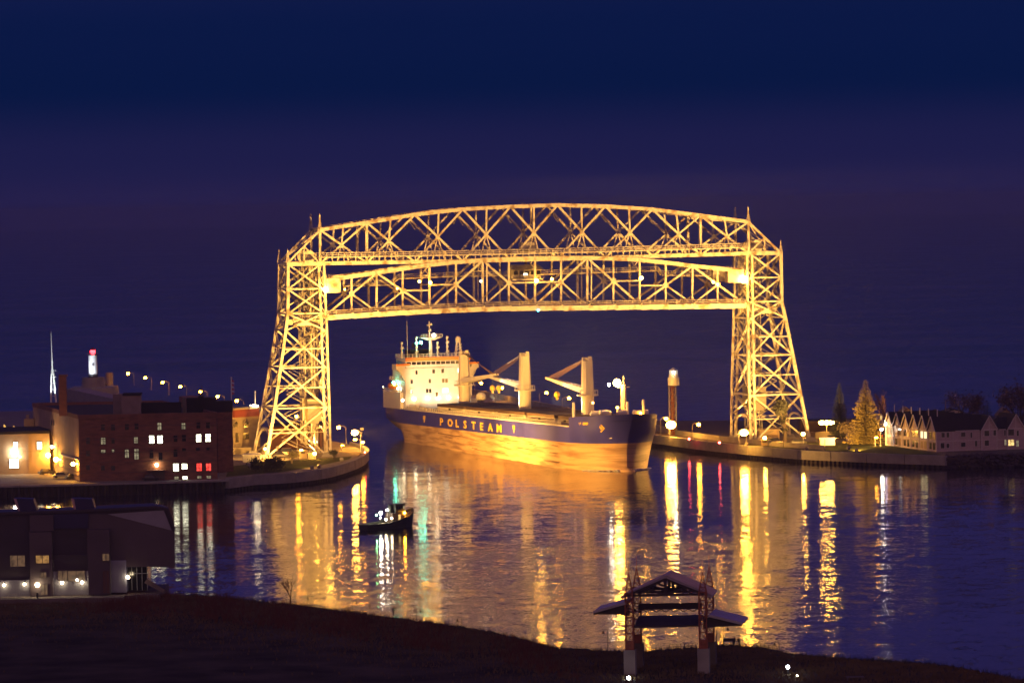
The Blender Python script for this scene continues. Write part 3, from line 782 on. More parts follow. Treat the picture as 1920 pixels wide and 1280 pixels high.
# cranes
def crane(s, t, ztop, tip, tipz, zbase=DK, ped=1.75):
    def cyl(m, s_, t_, z0, z1, r0, r1=None, n=14): m.tube(SP(s_, t_, z0), SP(s_, t_, z1), r0, r1, n)
    m = MB(); cyl(m, s, t, zbase, 18.0, ped, ped, 16); cyl(m, s, t, zbase, zbase + 1.6, ped + .5, ped, 16); c = m.build('cargo_crane', cream_p, ship, smooth=False)
    m = MB(); cyl(m, s, t, 18.0, 18.35, 3.0, 3.0, 16)
    for k in range(12):
        an = k * math.pi / 6; p = SP(s + 2.9 * math.cos(an), t + 2.9 * math.sin(an), 18.35); q = SP(s + 2.9 * math.cos(an + math.pi / 6), t + 2.9 * math.sin(an + math.pi / 6), 18.35)
        m.bar(p, p + V((0, 0, 1.1)), .12, .12); m.bar(p + V((0, 0, 1.1)), q + V((0, 0, 1.1)), .12, .12)
    m.build('crane_platform', cream_p, c)
    m = MB(); w0, w1 = 1.65, 1.35
    bq = [SP(s + a * w0, t + b * w0 * .95, 18.4) for a, b in ((-1, -.6), (-.6, -1), (.6, -1), (1, -.6), (1, .6), (.6, 1), (-.6, 1), (-1, .6))]
    tq = [SP(s + a * w1, t + b * w1 * .95, ztop - 1.2) for a, b in ((-1, -.6), (-.6, -1), (.6, -1), (1, -.6), (1, .6), (.6, 1), (-.6, 1), (-1, .6))]
    m.hexa(bq, tq)
    m.box(s - 1.2, s - .3, t - 1.1, t - .2, ztop - 1.2, ztop, SP); m.box(s + .2, s + 1.2, t + .1, t + 1.1, ztop - 1.2, ztop - .3, SP)
    for k in range(4): m.tube(SP(s - 1 + k * .6, t - .3, ztop - .9), SP(s - 1 + k * .6, t + .3, ztop - .9), .6, n=8)
    m.build('crane_tower', cream_p, c)
    m = MB(); m.box(s + 1.2, s + 2.4, t - .9, t + .9, 19.2, 21.2, SP); m.build('crane_cab', cream_p, c)
    # jib: a tapering twin box boom
    m = MB(); a = SP(s + 1.2 * (1 if tip > s else -1), t, 19.6); b = SP(tip, t, tipz); dirn = (b - a).normalized(); side = snl
    for sg in (-1, 1):
        A = a + side * sg * 1.1; B = b + side * sg * .45
        up = V((0, 0, 1)); m.hexa([A + side * .3 - up * .9, A - side * .3 - up * .9, A - side * .3 + up * .7, A + side * .3 + up * .7], [B + side * .2 - up * .25, B - side * .2 - up * .25, B - side * .2 + up * .3, B + side * .2 + up * .3])
    for k in range(12):
        u = k / 12; m.bar(lerp(a, b, u) + side * (1.1 - .65 * u), lerp(a, b, u + .08) - side * (1.1 - .65 * u), .25, .4)
    m.build('jib', cream_p, c)
    m = MB()
    for k in range(5): m.bar(b + side * (.35 - k * .17) - dirn * (.3 + k * 1.2), SP(s, t + .6 - k * .3, ztop - .6), .09, .09)
    m.build('cable', mat('brown_wire', (.25, .15, .08), .8), c)
    return c
c1 = crane(151, -1.1, 28.6, 118, 22.0, DK); c2 = crane(90.5, -.9, 29.2, 126, 21.4, DK); c3 = crane(34.5, -1.1, 28.8, 70, 22.1, DK)
def hook(px, py, s_ref, r=.85, par=None):
    p = PL(px, py, stem - snl * 1, snl); m = MB(); m.ball(p, r, 12, 1.05, 8); m.hexa([p + V((a * .45, b * .45, -r * .7)) for a, b in ((-1, -1), (1, -1), (1, 1), (-1, 1))], [p + V((a * .22, b * .22, -r * 1.0)) for a, b in ((-1, -1), (1, -1), (1, 1), (-1, 1))]); m.box(p.x - .3, p.x + .3, p.y - .3, p.y + .3, p.z - r * 1.7, p.z - r * .9); m.build('hook_block', yellow_p, par)
    m = MB(); m.bar(p, p + V((0, 0, 3.8)), .08, .08); m.build('cable', dark, par)
hook(923.5, 727.5, 0, .85, c1); hook(935.5, 727.5, 0, .85, c2); hook(1044.6, 739.5, 0, .85, c3)
# fore mast and forecastle gear
m = MB(); m.tube(SP(10, -3.1, DK), SP(10, -3.1, 21.6), .85, .7, 12); m.build('foremast', cream_p, ship)
m = MB(); m.bar(SP(10, -4.7, 20.9), SP(10, -1.3, 20.9), .3, .3); m.bar(SP(10, -3.1, 21), SP(10, -3.1, 24), .18, .18); m.build('mast_yard', cream_p, ship)
for px, y0, y1, s_ in ((1076, 754, 790, 14), (1177, 753, 786, 5), (1207, 749, 782, 2)):
    o_ = stem - sax * s_; p = PL(px, y1, o_, sax); q = PL(px, y0, o_, sax); m = MB(); m.tube(p, V((p.x, p.y, q.z)), .42, .38, 10); m.build('bow_post', white_p, ship)
for (s_, t_, w_, h_) in ((7, 6, 1.1, 1.2), (6, 4, 1.2, 1.4), (4, 7.5, .9, .9), (3, 0, 1.2, 1.5), (2, -4, 1.0, 1.3), (5, -7, 1.2, 1.2), (9, 2, 1.0, 1.1)):
    m = MB(); m.tube(SP(s_, t_ - w_, 13.6 + h_ * .5), SP(s_, t_ + w_, 13.6 + h_ * .5), h_ * .6, n=10); m.box(s_ - w_ * .6, s_ + w_ * .6, t_ - w_, t_ + w_, 12.5, 13.6 + h_ * .3, SP); m.build('windlass', white_p, ship)
# house
FS = 175.
for nm, s0, s1, t0, t1, z0, z1 in (('house_wall', FS, FS + 14, -10.8, 10.3, DK, 23.0), ('house_wall', FS + 14, FS + 22, -8.5, 8.5, DK, 19.0)):
    sbox(nm, s0, s1, t0, t1, z0, z1, cream_p)
sbox('wheelhouse', FS + .5, FS + 11, -10.5, 10.0, 23.0, 25.7, cream_p)
sbox('stern_house', FS + 3, FS + 22, -11, 11.2, DK, 15.6, cream_p)
# bridge wings with slanted brackets
for sg, tt in ((1, 13.2), (-1, -13.2)):
    base = 10.3 if sg > 0 else -10.8
    m = MB(); t0, t1 = sorted((base, tt))
    m.box(FS, FS + 4.5, t0, t1, 22.6, 24.3, SP)
    m.hexa([SP(FS + .01, base, 19.0), SP(FS + 1.6, base, 19.0), SP(FS + 1.6, base - sg * .3, 19.0), SP(FS + .01, base - sg * .3, 19.0)], [SP(FS + .01, tt - sg * .6, 22.6), SP(FS + 1.6, tt - sg * .6, 22.6), SP(FS + 1.6, base - sg * .3, 22.6), SP(FS + .01, base - sg * .3, 22.6)])
    m.build('bridge_wing', cream_p, ship)
    a, b = sorted((tt, tt - sg * 4.4)); sbox('wing_trim', FS - .06, FS - .01, a, b, 23.8, 24.4, orange_p)
sbox('orange_band', FS + .2, FS + .45, -10.6, 10.1, 25.1, 26.2, orange_p)
for k in range(13):
    t0 = 9.6 - k * 1.55; sbox('window', FS + .42, FS + .47, t0 - 1.3, t0, 24.0, 24.9, glass_d)
for (px, py, g, w_) in ((813, 696, 0, .8), (830, 695, 0, .8), (806, 714, 0, .7), (831, 713.5, 0, .8), (837, 713.5, 0, .8), (801, 732.5, 0, .7), (806.5, 732.5, 0, .7), (772, 734, 0, .9), (819, 739, 0, .7), (832, 731.5, 1, .9), (837.5, 731.5, 1, .9), (860.5, 694.5, 1, .6), (864, 731, 1, 1.2), (772, 715.5, 0, .7), (781, 698, 0, .6)):
    o_ = stem - sax * (FS - .03); p = PL(px, py, o_, sax); t_ = (p - o_).dot(snl); z_ = p.z + (FS - 100) * .011
    sbox('window', FS - .05, FS - .01, t_ - w_ / 2, t_ + w_ / 2, z_ - .6, z_ + .6, win_w if g else glass_d)
# deck lights along the foot of the house
for (px, py, r) in ((755, 750, .45), (777, 747.5, .5), (803, 746.5, .45), (823, 746, .45), (842, 745.5, .5), (862, 744.5, .42)):
    o_ = stem - sax * (FS - 1.0); p = PL(px, py, o_, sax); m = MB(); m.ball(p, r, 8); m.build('deck_light', emis('deck_light_glass', (1, .8, .5), 22), ship)
for (px, py, s_) in ((750, 728, FS + 6), (757, 729, FS + 5), (764, 730, FS + 3)):
    o_ = stem - sax * (s_); p = PL(px, py, o_, sax); m = MB(); m.ball(p + snl * .5, .5, 8); m.build('deck_light', emis('deck_light_glass', (1, .8, .5), 22), ship)
def smast(s, t, z0, z1, r, yards=(), name='mast'):
    m = MB(); m.tube(SP(s, t, z0), SP(s, t, z1), r, r * .7, 8)
    for z, w_ in yards: m.bar(SP(s, t - w_, z), SP(s, t + w_, z), .22, .22); m.box(s - .3, s + .3, t - w_, t - w_ + .5, z, z + .5, SP)
    m.build(name, cream_p, ship)
oH = stem - sax * (FS + 5)
def tz(px, py): p = PL(px, py, oH, sax); return (p - oH).dot(snl), p.z + (FS + 5 - 100) * .011
t_, z_ = tz(807, 632); smast(FS + 5, t_, 25.9, z_, .62); t2, z2 = tz(803, 602); smast(FS + 5, t_ + .3, z_, z2, .2, ((z2 - 1.2, .8), (z2 - 3, .5)))
m = MB(); m.hexa([SP(FS + 4, t_ + 1, z_ - .9), SP(FS + 6, t_ + 1, z_ - .9), SP(FS + 6, t_ - 1, z_ - .9), SP(FS + 4, t_ - 1, z_ - .9)], [SP(FS + 3.6, t_ + 3.4, z_), SP(FS + 6.4, t_ + 3.4, z_), SP(FS + 6.4, t_ - 3.4, z_), SP(FS + 3.6, t_ - 3.4, z_)])
rail(m, SP(FS + 3.6, t_ + 3.4, z_), SP(FS + 3.6, t_ - 3.4, z_), .9, 8, .09); m.build('radar_platform', cream_p, ship)
def at_h(px, py, r, g, nm='lamp', s_=FS + 3.2):
    o_ = stem - sax * s_; p = PL(px, py, o_, sax); m = MB(); m.ball(p, r, 8); m.build(nm, g, ship)
at_h(813.6, 628.5, .5, glow_wd); at_h(789.5, 642, .45, glow_g); at_h(781.6, 642.6, .3, glow_g); at_h(738, 717, .42, glow_g, s_=FS + 9)
at_h(718.5, 725, .1, glow_wd, s_=FS + 20)
for px, py0, yards in ((780.5, 631, 4), (838, 630, 4), (753, 641, 3), (820, 640, 4)):
    t_, z_ = tz(px, py0); ys = [(z_ - .6 - k * 1.4, .55 if k % 2 else .35) for k in range(yards)]; smast(FS + 5, t_, 25.9, z_, .26, ys)
t_, z_ = tz(859, 642); m = MB(); 
for a, b in ((-1, -1), (1, -1), (1, 1), (-1, 1)): m.bar(SP(FS + 5 + a, t_ + b, 25.9), SP(FS + 5 + a * .4, t_ + b * .4, z_), .2, .2)
for k in range(4): m.bar(SP(FS + 4, t_ + 1 - k * .1, 26 + k), SP(FS + 4.2, t_ - 1, 27 + k), .14, .14)
m.tube(SP(FS + 5, t_, z_), SP(FS + 5, t_, z_ + .9), .75, .85, 10); m.ball(SP(FS + 5, t_, z_ + 1.1), .9, 10); m.build('radome_mast', cream_p, ship)
t_, z_ = tz(768, 602); m = MB(); m.tube(SP(FS + 8, t_, 25.9), SP(FS + 8, t_, z_), .09, .04, 5); m.build('whip_antenna', cream_p, ship)
m = MB(); rail(m, SP(FS + .5, 10, 25.9), SP(FS + .5, -10.4, 25.9), 1.3, 18, .1); rail(m, SP(FS + .5, 10, 25.9), SP(FS + 11, 10, 25.9), 1.3, 8, .1); m.build('railing', cream_p, ship)
f1 = sbox('funnel', FS + 14, FS + 20, -1.5, 4.5, 19, 28.3, dark)
for k in range(3): 
    m = MB(); m.tube(SP(FS + 16 + k, .5 + k, 28.8), SP(FS + 16 + k, .5 + k, 30.2), .35, n=8); m.build('exhaust_pipe', dark, ship)
# stern details: poop bulwark, boats, frames
m = MB()
for a, b in zip([FS + 8, FS + 12, FS + 16, FS + 20, FS + 24], [FS + 12, FS + 16, FS + 20, FS + 24, FS + 27]):
    p, q = SP(a, hb_(a, DK) - .1, DK), SP(b, hb_(b, DK) - .1, DK); m.hexa([p, q, q - snl * .2, p - snl * .2], [p + V((0, 0, 3.4)), q + V((0, 0, 3.4)), q - snl * .2 + V((0, 0, 3.4)), p - snl * .2 + V((0, 0, 3.4))])
m.build('poop_bulwark', mat('tan_ship_paint', (.5, .33, .2), .6), ship)
m = MB(); c = SP(FS + 12, 10.8, 17.5); m.ball(c, 1.5, 10, .8, 6); m.v = [tuple(c + snl * (V(v) - c).dot(snl) * 1.0 - sax * (V(v) - c).dot(-sax) * 2.4 + V((0, 0, v[2] - c.z))) for v in m.v]; m.build('lifeboat', orange_p, ship)
m = MB(); rail(m, SP(FS + 3, 11.1, 15.6), SP(FS + 22, 11.1, 15.6), 1.1, 14, .1); rail(m, SP(FS + 14, 9, 19), SP(FS + 22, 9, 19), 1.1, 8, .1); rail(m, SP(FS, 10.5, 19), SP(FS + 14, 10.5, 19), 1.1, 8, .08); m.build('railing', cream_p, ship)
sbox('deck_locker', FS - 8, FS - 3, -10, -8, DK, 13.5, white_p); m = MB(); m.ball(SP(150, -6, 14.5), 1.6, 10, .9); m.build('deck_cover', white_p, ship)
for k in range(14):
    s_ = FS - 2 - rng.random() * 22; t_ = rng.uniform(8.6, 11.0); m = MB(); m.box(s_, s_ + rng.uniform(.4, 1.6), t_, t_ + .5, DK, DK + rng.uniform(.6, 1.8), SP); m.build('deck_fitting', cream_p, ship)
at_h(1157, 717.5, 1.05, glow_b, s_=8.5); at_h(1142, 721, .4, glow_w, s_=8.5); at_h(1157.5, 764, .35, glow_s, s_=8.5); at_h(1111.5, 755, .32, glow_o, s_=30); at_h(1201.5, 774.5, .33, glow_s, s_=1)

# ---------------------------------------------------------------- street lamps
def lamp_proto(nm, arm, g, r, h=5.0):
    m = MB(); m.tube((0, 0, 0), (0, 0, h - .7), .13, .09, 8); m.tube((0, 0, 0), (0, 0, .5), .25, .2, 8)
    pts = [V((0, 0, h - .7))] + [V((arm * (1 - math.cos(a)), 0, h - .7 + .9 * math.sin(a))) for a in [i * math.pi / 2 / 5 for i in range(1, 6)]]
    root = bpy.data.objects.new('street_lamp', None); col.objects.link(root); ORG[root.name] = V((0, 0, 0))
    m.path(pts, .08); pole = m.build('pole', steel_d, root)
    m = MB(); p = V((arm * 1.05, 0, h + .15)); m.hexa([p + V((a * .45, b * .22, -.08)) for a, b in ((-1, -1), (1, -1), (1, 1), (-1, 1))], [p + V((a * .3, b * .14, .16)) for a, b in ((-1, -1), (1, -1), (1, 1), (-1, 1))]); m.build('lamp_head', steel_d, root)
    m = MB(); m.ball(p - V((0, 0, .1 + r * .7)), r, 8, .8); m.build('bulb', g, root)
    return root
LAMP = {}
lamp_n = 0
def street_lamp(px, py, arm, label, g='s', r=.55, zb=3.0, bz=8.0, group='street lamps along the two piers'):
    key = (arm, g, r)
    gm = dict(s=glow_s, b=glow_b, w=glow_w)[g]
    o = LAMP.get(key)
    if o is None: o = lamp_proto('x', arm, gm, r); LAMP[key] = o
    else: o = copy_tree(o)
    p = G(px, py, bz - .3); o.location = V((p.x - arm * 1.05, p.y, zb)); o.name = 'street_lamp'
    k = (bz - zb) / 5.0; o.scale = (1, 1, k)
    ORG[o.name] = V((0, 0, 0)); tag(o, label, 'street lamp', group); return o
ordn = ['nearest the lighthouse', 'second from the lighthouse', 'third from the lighthouse', 'fourth from the lighthouse', 'fifth from the lighthouse, before a small spruce', 'above the right end of the brick building', 'just right of the flagpole']
for (x, y), t in zip(((240, 700), (272.5, 708), (305, 716.5), (338, 724.5), (376, 734), (408, 743), (444, 751)), ordn):
    street_lamp(x, y, -2.2, 'lit street lamp on the north pier, ' + t)
street_lamp(635, 801, -2.0, 'lit street lamp on the pier tip, left of the brightest lamp there')
street_lamp(665, 809, -1.6, 'brightest street lamp with a big flare at the tip of the left pier', 'b', .95)
street_lamp(666, 824.5, -1.4, 'lit street lamp directly below the brightest one at the left pier tip', 's', .5, bz=6.5)
street_lamp(680, 829.5, .3, 'lit lamp post at the extreme edge of the left pier tip', 's', .5, bz=6.5)
street_lamp(642, 836, .3, 'low lit lamp on the walkway of the left pier tip', 's', .45, bz=4.6)
street_lamp(902, 718, 2.2, 'lit street lamp behind the ship, beside the crane nearest its bridge')
street_lamp(941, 727, 2.2, 'lit street lamp just right of the two yellow hook blocks')
street_lamp(1024.6, 736, 2.2, 'lit street lamp between the two cranes nearest the bow, the left one')
street_lamp(1067, 746, 2.2, 'lit street lamp just left of the crane nearest the bow')
street_lamp(1249, 784.5, 1.6, 'small lamp just above left of the very bright light by the bow')
street_lamp(1258, 792, .4, 'very bright starry lamp on the right pier beside the ship bow', 'b', 1.4)
street_lamp(1310, 795.5, 1.8, 'lit street lamp between the ship bow and the right tower', 's', .55)
street_lamp(1395, 808, 1.4, 'large bright street lamp at the foot of the right tower', 'b', 1.1)
street_lamp(1401, 812, .3, 'short lamp post tucked right beside the large lamp at the right tower', 's', .45, bz=7)
street_lamp(1653, 805, .3, 'pale globe lamp by the street between spruce and townhouses', 'w', .42, bz=8)
street_lamp(1643, 821, .3, 'low lamp beneath the red sign beside the townhouses', 's', .5, bz=5.5)
# small lights
def small_light(px, py, z, r, g, label, name='marker_light', cat='light', ztop=None, group=None):
    p = G(px, py, z); root = empty(name, (p.x, p.y, 3 if ztop is None else ztop), label, cat, group)
    m = MB(); b = ORG[root.name]; m.tube(b, p, .09, .07, 6); m.build('post', steel_d, root); m = MB(); m.ball(p, r, 8); m.build('bulb', g, root)
small_light(1292, 822.5, 4, .3, glow_rs, 'small orange light on the pier, left of the two low ones')
small_light(1349, 829.5, 4, .28, glow_rs, 'small orange light on the pier, right of the two low ones')
small_light(684, 847.5, 4, .22, glow_rs, 'tiny red navigation light at the very tip of the left pier')
small_light(1434, 821, 5, .5, glow_b, 'low lamp lighting the small kiosk behind the right tower foot')
small_light(1506, 813, 6, .5, glow_b, 'lamp seen through the outer leg of the right tower')
small_light(565, 845, 5, .5, glow_b, 'lamp on the front of the small yellow lit kiosk')
small_light(590, 850, 4.6, .45, glow_b, 'lamp right of the yellow kiosk under the left tower')
small_light(497, 841, 6, .3, glow_b, 'added lamp above the glowing yellow wall beside the outer leg of the left tower')  # extra lamp, put in to brighten the wall and ground here
small_light(556, 780.5, 14, .4, glow_s, 'high lamp seen through the lower lattice of the left tower')
small_light(581, 825.5, 6, .25, glow_wd, 'small white light inside the left tower, the left of a pair')
small_light(592, 828.5, 6, .25, glow_wd, 'small white light inside the left tower, the right of a pair')
small_light(1793.5, 858.5, 2.4, .16, glow_bl, 'tiny blue light on the rocks below the flat fronted condo wing')
small_light(1849, 856, 2.6, .16, glow_bl, 'tiny blue light on the rocks below the first gable of the right condo')
# big flood mast on the right lawn
fm = empty('floodlight_mast', G(1550, 818, 3), 'very bright pair of floodlights on a mast left of the lit spruce', 'floodlight')
m = MB(); p = G(1550, 792, 7.2); b_ = V((p.x, p.y, 3)); m.tube(b_, p, .15, .12, 8); m.build('pole', steel_d, fm)
for dx in (-1.4, 0, 1.4):
    m = MB(); m.ball(p + V((dx, 0, 0)), .85, 8, .7); m.build('bulb', glow_b, fm)

# ---------------------------------------------------------------- floodlights added to light bridge, ship, spruce, wall and flagpole
def spot(name, loc, target, power, size=70, blend=.9, color=None, r=.15, label=None, fixture=True):
    color = color or (SOD if ('hull' in label or 'bow' in label or 'stem' in label) else SODB)
    loc = V(loc); target = V(target); L = bpy.data.lights.new(name, 'SPOT'); L.energy = power; L.spot_size = math.radians(size); L.spot_blend = blend; L.color = color; L.shadow_soft_size = r
    d = (target - loc).normalized(); q = d.to_track_quat('-Z', 'Y')
    root = empty('floodlight', (loc.x, loc.y, max(3, loc.z - 1.2)), label, 'floodlight', 'added floodlights aimed at the bridge and ship')
    m = MB(); m.tube(ORG[root.name], loc - d * .5, .08, .08, 6); m.bar(loc - d * .9, loc - d * .2, .9, .7); m.build('lamp_housing', steel_d, root)
    o = bpy.data.objects.new('added_floodlight_beam', L); col.objects.link(o); o.location = loc + d * .1 - ORG[root.name]; o.rotation_euler = q.to_euler(); o.parent = root
    return root
PW = .24
nL = G(470, 888, 3); nR = G(1560, 846, 3)
mid = lerp(T[4], LBn[1003], .5)
def bp(x, y): return NB(x, y)
spot('f', G(600, 880, 3) + V((0, 0, 1.2)), bp(790, 500), 3.9e6 * PW, 75, label='added floodlight on the left quay edge aimed up at the left half of the span')
spot('f', G(585, 882.5, 3) + V((0, 0, 1.2)), bp(555, 650), 1.5e6 * PW, 70, label='added floodlight on the lawn in front of the left tower')
spot('f', G(640, 866, 3) + V((0, 0, 1.2)), bp(590, 600), 1.1e6 * PW, 80, label='added floodlight by the curved pier walk right of the left tower')
spot('f', G(1510, 846, 3) + V((0, 0, 1.2)), bp(1210, 500), 4.0e6 * PW, 75, label='added floodlight on the right quay edge aimed up at the right half of the span')
spot('f', G(1590, 846, 3) + V((0, 0, 1.2)), bp(1440, 640), 1.5e6 * PW, 75, label='added floodlight on the right lawn in front of the spruce')
spot('f', G(1400, 836, 3) + V((0, 0, 1.2)), bp(1430, 560), .8e6 * PW, 80, label='added floodlight on the quay edge at the foot of the right tower')
spot('f', BO - AX * 3 + UX * 8 + V((0, 0, .6)), T[1] + UX * 6, .9e6 * PW, 80, label='added floodlight between the legs of the left tower')
spot('f', NB(1412, 831) + AX * 3 + UX * 8 + V((0, 0, .6)), T[8] + UX * 6, .7e6 * PW, 80, label='added floodlight between the legs of the right tower')
spot('f', G(680, 856, 3) + V((0, 0, 6.5)), SP(56, 12, 3), .82e6, 80, label='added floodlight at the left pier tip aimed across at the ship hull')
spot('f', G(681, 855, 3) + V((0, 0, 7.5)), SP(125, 12, 6), .7e6, 60, label='added floodlight at the left pier tip aimed at the after part of the hull')
spot('f', G(470, 894, 3) + V((0, 0, 3.2)), SP(8, 9, 4), 1.3e6, 26, label='added floodlight at the quay edge left of the tower aimed at the ship bow')
spot('f', G(1440, 841, 3) + V((0, 0, 2.0)), SP(3, -6, 0), .16e6, 24, label='added floodlight on the right quay aimed at the ship stem')
spot('f', G(1606, 847, 3) + V((0, 0, .6)), G(1622, 782, 9), .40e6, 42, label='small added floodlight on the lawn in front of the golden spruce')
spot('f', G(520, 866, 3) + V((0, 0, 4)), G(452, 848, 3), .16e6, 80, label='added floodlight at the outer leg of the left tower aimed at the long low wall')
spot('f', G(428, 874, 3) + V((0, 0, 1.0)), G(433.5, 735, 18), .05e6, 30, label='small added floodlight at the warehouse corner aimed at the flagpole')
hp = SP(FS - 30, 6, 22)
for par_, s_, t_, tgt, pw in ((ship, FS - 24, 3, SP(FS, 1, 20), .36e5), (ship, 118, 1, SP(91, -1, 24), 1.6e5), (ship, 60, 1, SP(35, -1, 24), .8e5)):
    L = bpy.data.lights.new('deck_floodlight', 'SPOT'); L.energy = pw; L.spot_size = math.radians(48); L.spot_blend = .6; L.color = (1, .74, .45); L.shadow_soft_size = .3
    o = bpy.data.objects.new('deck_floodlight', L); col.objects.link(o); lp = SP(s_, t_, 14.5); o.location = lp - ORG[ship.name]; o.rotation_euler = (tgt - lp).to_track_quat('-Z', 'Y').to_euler(); o.parent = ship

# ---------------------------------------------------------------- lighthouse on the north pier
lp = G(175, 708, 6.8); lh = empty('lighthouse', (lp.x, lp.y, 3), 'white round lighthouse with a glowing red lantern at the end of the north pier', 'lighthouse')
def cyl(par, nm, p, z0, z1, r0, r1, mt, n=20): m = MB(); m.tube((p.x, p.y, z0), (p.x, p.y, z1), r0, r1, n); return m.build(nm, mt, par)
hd_ = MB(); hd_.hexa([V((lp.x + a * 9, lp.y + b * 12, -1)) for a, b in ((-1, -1), (1, -1), (1, 1), (-1, 1))], [V((lp.x + a * 8.5, lp.y + b * 11.5, 3.2)) for a, b in ((-1, -1), (1, -1), (1, 1), (-1, 1))]); hd_.build('pier_head', conc, lh)
cyl(lh, 'base', lp, 2.9, 7.0, 4.8, 4.3, conc); cyl(lh, 'plinth', lp, 7.0, 8.3, 1.9, 1.8, dark); cyl(lh, 'tower', lp, 8.3, 15.6, 1.75, 1.65, white_p)
cyl(lh, 'gallery', lp, 15.6, 15.9, 2.1, 2.1, dark); m = MB(); m.ball(V((lp.x, lp.y, 16.9)), 1.05, 10); m.build('lantern', glow_r, lh); cyl(lh, 'lantern_roof', lp, 17.6, 18.6, 1.5, .15, mat('red_paint', (.4, .03, .02)), 12)
m = MB(); rail(m, V((lp.x - 2, lp.y - 1.2, 15.9)), V((lp.x + 2, lp.y - 1.2, 15.9)), .9, 6, .08); m.build('railing', dark, lh)
MB().box(lp.x - .2, lp.x + .5, lp.y - 1.8, lp.y - 1.7, 11.5, 12.6).build('window', dark, lh)
L = bpy.data.lights.new('lighthouse_tower_spot', 'SPOT'); L.energy = 9000; L.color = (.75, .85, 1); L.spot_size = 1.2; o = bpy.data.objects.new('lighthouse_tower_spot', L); col.objects.link(o); q_ = V((lp.x - 3.5, lp.y - 9, 9)); o.location = q_ - ORG[lh.name]; o.rotation_euler = (V((lp.x, lp.y, 13)) - q_).to_track_quat('-Z', 'Y').to_euler(); o.parent = lh  # spot outside the lighthouse, aimed at its white tower
pb = G(205, 712, 5); m = MB(); m.tube((pb.x, pb.y, 2.9), (pb.x, pb.y, 8), 1.6, 1.5, 12); m.build('fog_signal', conc, lh)
m = MB(); a_ = V((lp.x + 3, lp.y - 2, 7)); b_ = V((pb.x - 1, pb.y - 3, 2.9)); m.bar(a_, b_, 1.4, .3); m.build('steps', conc, lh)
# south inner light: steel framed tower
st = G(1262, 815, 3); sl = empty('light_tower', st, 'tall slender light tower with a white lantern room left of the right bridge tower', 'light tower')
sw = (1268.6 - 1256) / F * st.y / 2
m = MB(); zt = 3 + (815 - 722) / F * st.y
for a, b in ((-1, -1), (1, -1), (1, 1), (-1, 1)): m.bar(st + V((a * sw, b * sw, 0)), V((st.x + a * sw, st.y + b * sw, zt)), .28, .28)
k = 0
while 3 + k * 2 < zt - 2:
    z = 3 + k * 2
    for a, b in (((-1, -1), (1, -1)), ((1, -1), (1, 1)), ((-1, 1), (1, 1)), ((-1, -1), (-1, 1))):
        m.bar((st.x + a[0] * sw, st.y + a[1] * sw, z), (st.x + b[0] * sw, st.y + b[1] * sw, z + 2), .12, .12); m.bar((st.x + a[0] * sw, st.y + a[1] * sw, z), (st.x + b[0] * sw, st.y + b[1] * sw, z), .12, .12)
    k += 1
m.build('frame', steel_d, sl); cyl(sl, 'stair_shaft', st, 3, zt, .6, .6, rust, 10)
q = P(1263, 722, st.y); r1 = 11 / F * st.y; cyl(sl, 'watch_room', q, zt, zt + 2.35, r1, r1, white_p); cyl(sl, 'lantern_base', q, zt + 2.35, zt + 3.3, r1 * .78, r1 * .78, white_p)
cyl(sl, 'lantern', q, zt + 3.3, zt + 4.4, r1 * .7, r1 * .7, litwin('lantern_glass', (1, .85, .6), 1.2)); cyl(sl, 'lantern_roof', q, zt + 4.4, zt + 5.2, r1 * .85, .1, white_p); cyl(sl, 'gallery', q, zt - .15, zt, r1 * 1.15, r1 * 1.15, dark)
m = MB(); m.ball((q.x, q.y - r1 * .8, zt + 3.9), .35); m.build('bulb', glow_w, sl)

# ---------------------------------------------------------------- buildings, left bank
def vplane(a, b):
    d = (V((b.x, b.y, 0)) - V((a.x, a.y, 0))).normalized(); return d, V((-d.y, d.x, 0))
def facade_rect(m, a, n, d, x0, y0, x1, y1, out=.06, dep=.1):
    # panel on the facade plane through a (normal n pointing away from us) given by pixel corners
    c0 = PL(x0, (y0 + y1) / 2, a, n); c1 = PL(x1, (y0 + y1) / 2, a, n); zt = PL((x0 + x1) / 2, y0, a, n).z; zb = PL((x0 + x1) / 2, y1, a, n).z
    q = [c0 - n * out, c1 - n * out, c1 - n * (out - dep), c0 - n * (out - dep)]
    m.hexa([V((p.x, p.y, zb)) for p in q], [V((p.x, p.y, zt)) for p in q]); return (c0 + c1) / 2, zb, zt
def window(par, a, n, d, x, y, w_, h_, mt, frame_m=None, arch=False):
    x0, x1, y0, y1 = x - w_ / 2, x + w_ / 2, y - h_ / 2, y + h_ / 2
    m = MB(); facade_rect(m, a, n, d, x0 - .8, y0 - .8, x1 + .8, y1 + .8, .08, .1); fr_ = m.build('window', frame_m or trimw if frame_m is not False else dark, par)
    m = MB(); facade_rect(m, a, n, d, x0, y0, x1, y1, .10, .01); m.build('pane', mt, fr_)
    m = MB(); facade_rect(m, a, n, d, x - .25, y0, x + .25, y1, .13, .02); facade_rect(m, a, n, d, x0, y - .2, x1, y + .2, .13, .02); m.build('muntin', dark, fr_)
A = G(150, 903, 3); B_ = G(408, 898, 3); dA, nA = vplane(A, B_)
zt = PL(150, 781, A, nA).z
S_ = G(62, 758.5, zt)           # back-left roof corner
sd = V((S_.x - A.x, S_.y - A.y, 0)); SL_ = sd.length
bb = empty('brick_building', A, 'large dark brick warehouse on the left quay with a few lit windows', 'building')
m = MB(); q = [A, B_, B_ + sd, A + sd]; m.hexa([V((p.x, p.y, 2.9)) for p in q], [V((p.x, p.y, zt - .3)) for p in q]); m.build('wall', brick, bb)
ns = V((sd.y, -sd.x, 0)).normalized()
if ns.x > 0: ns = -ns
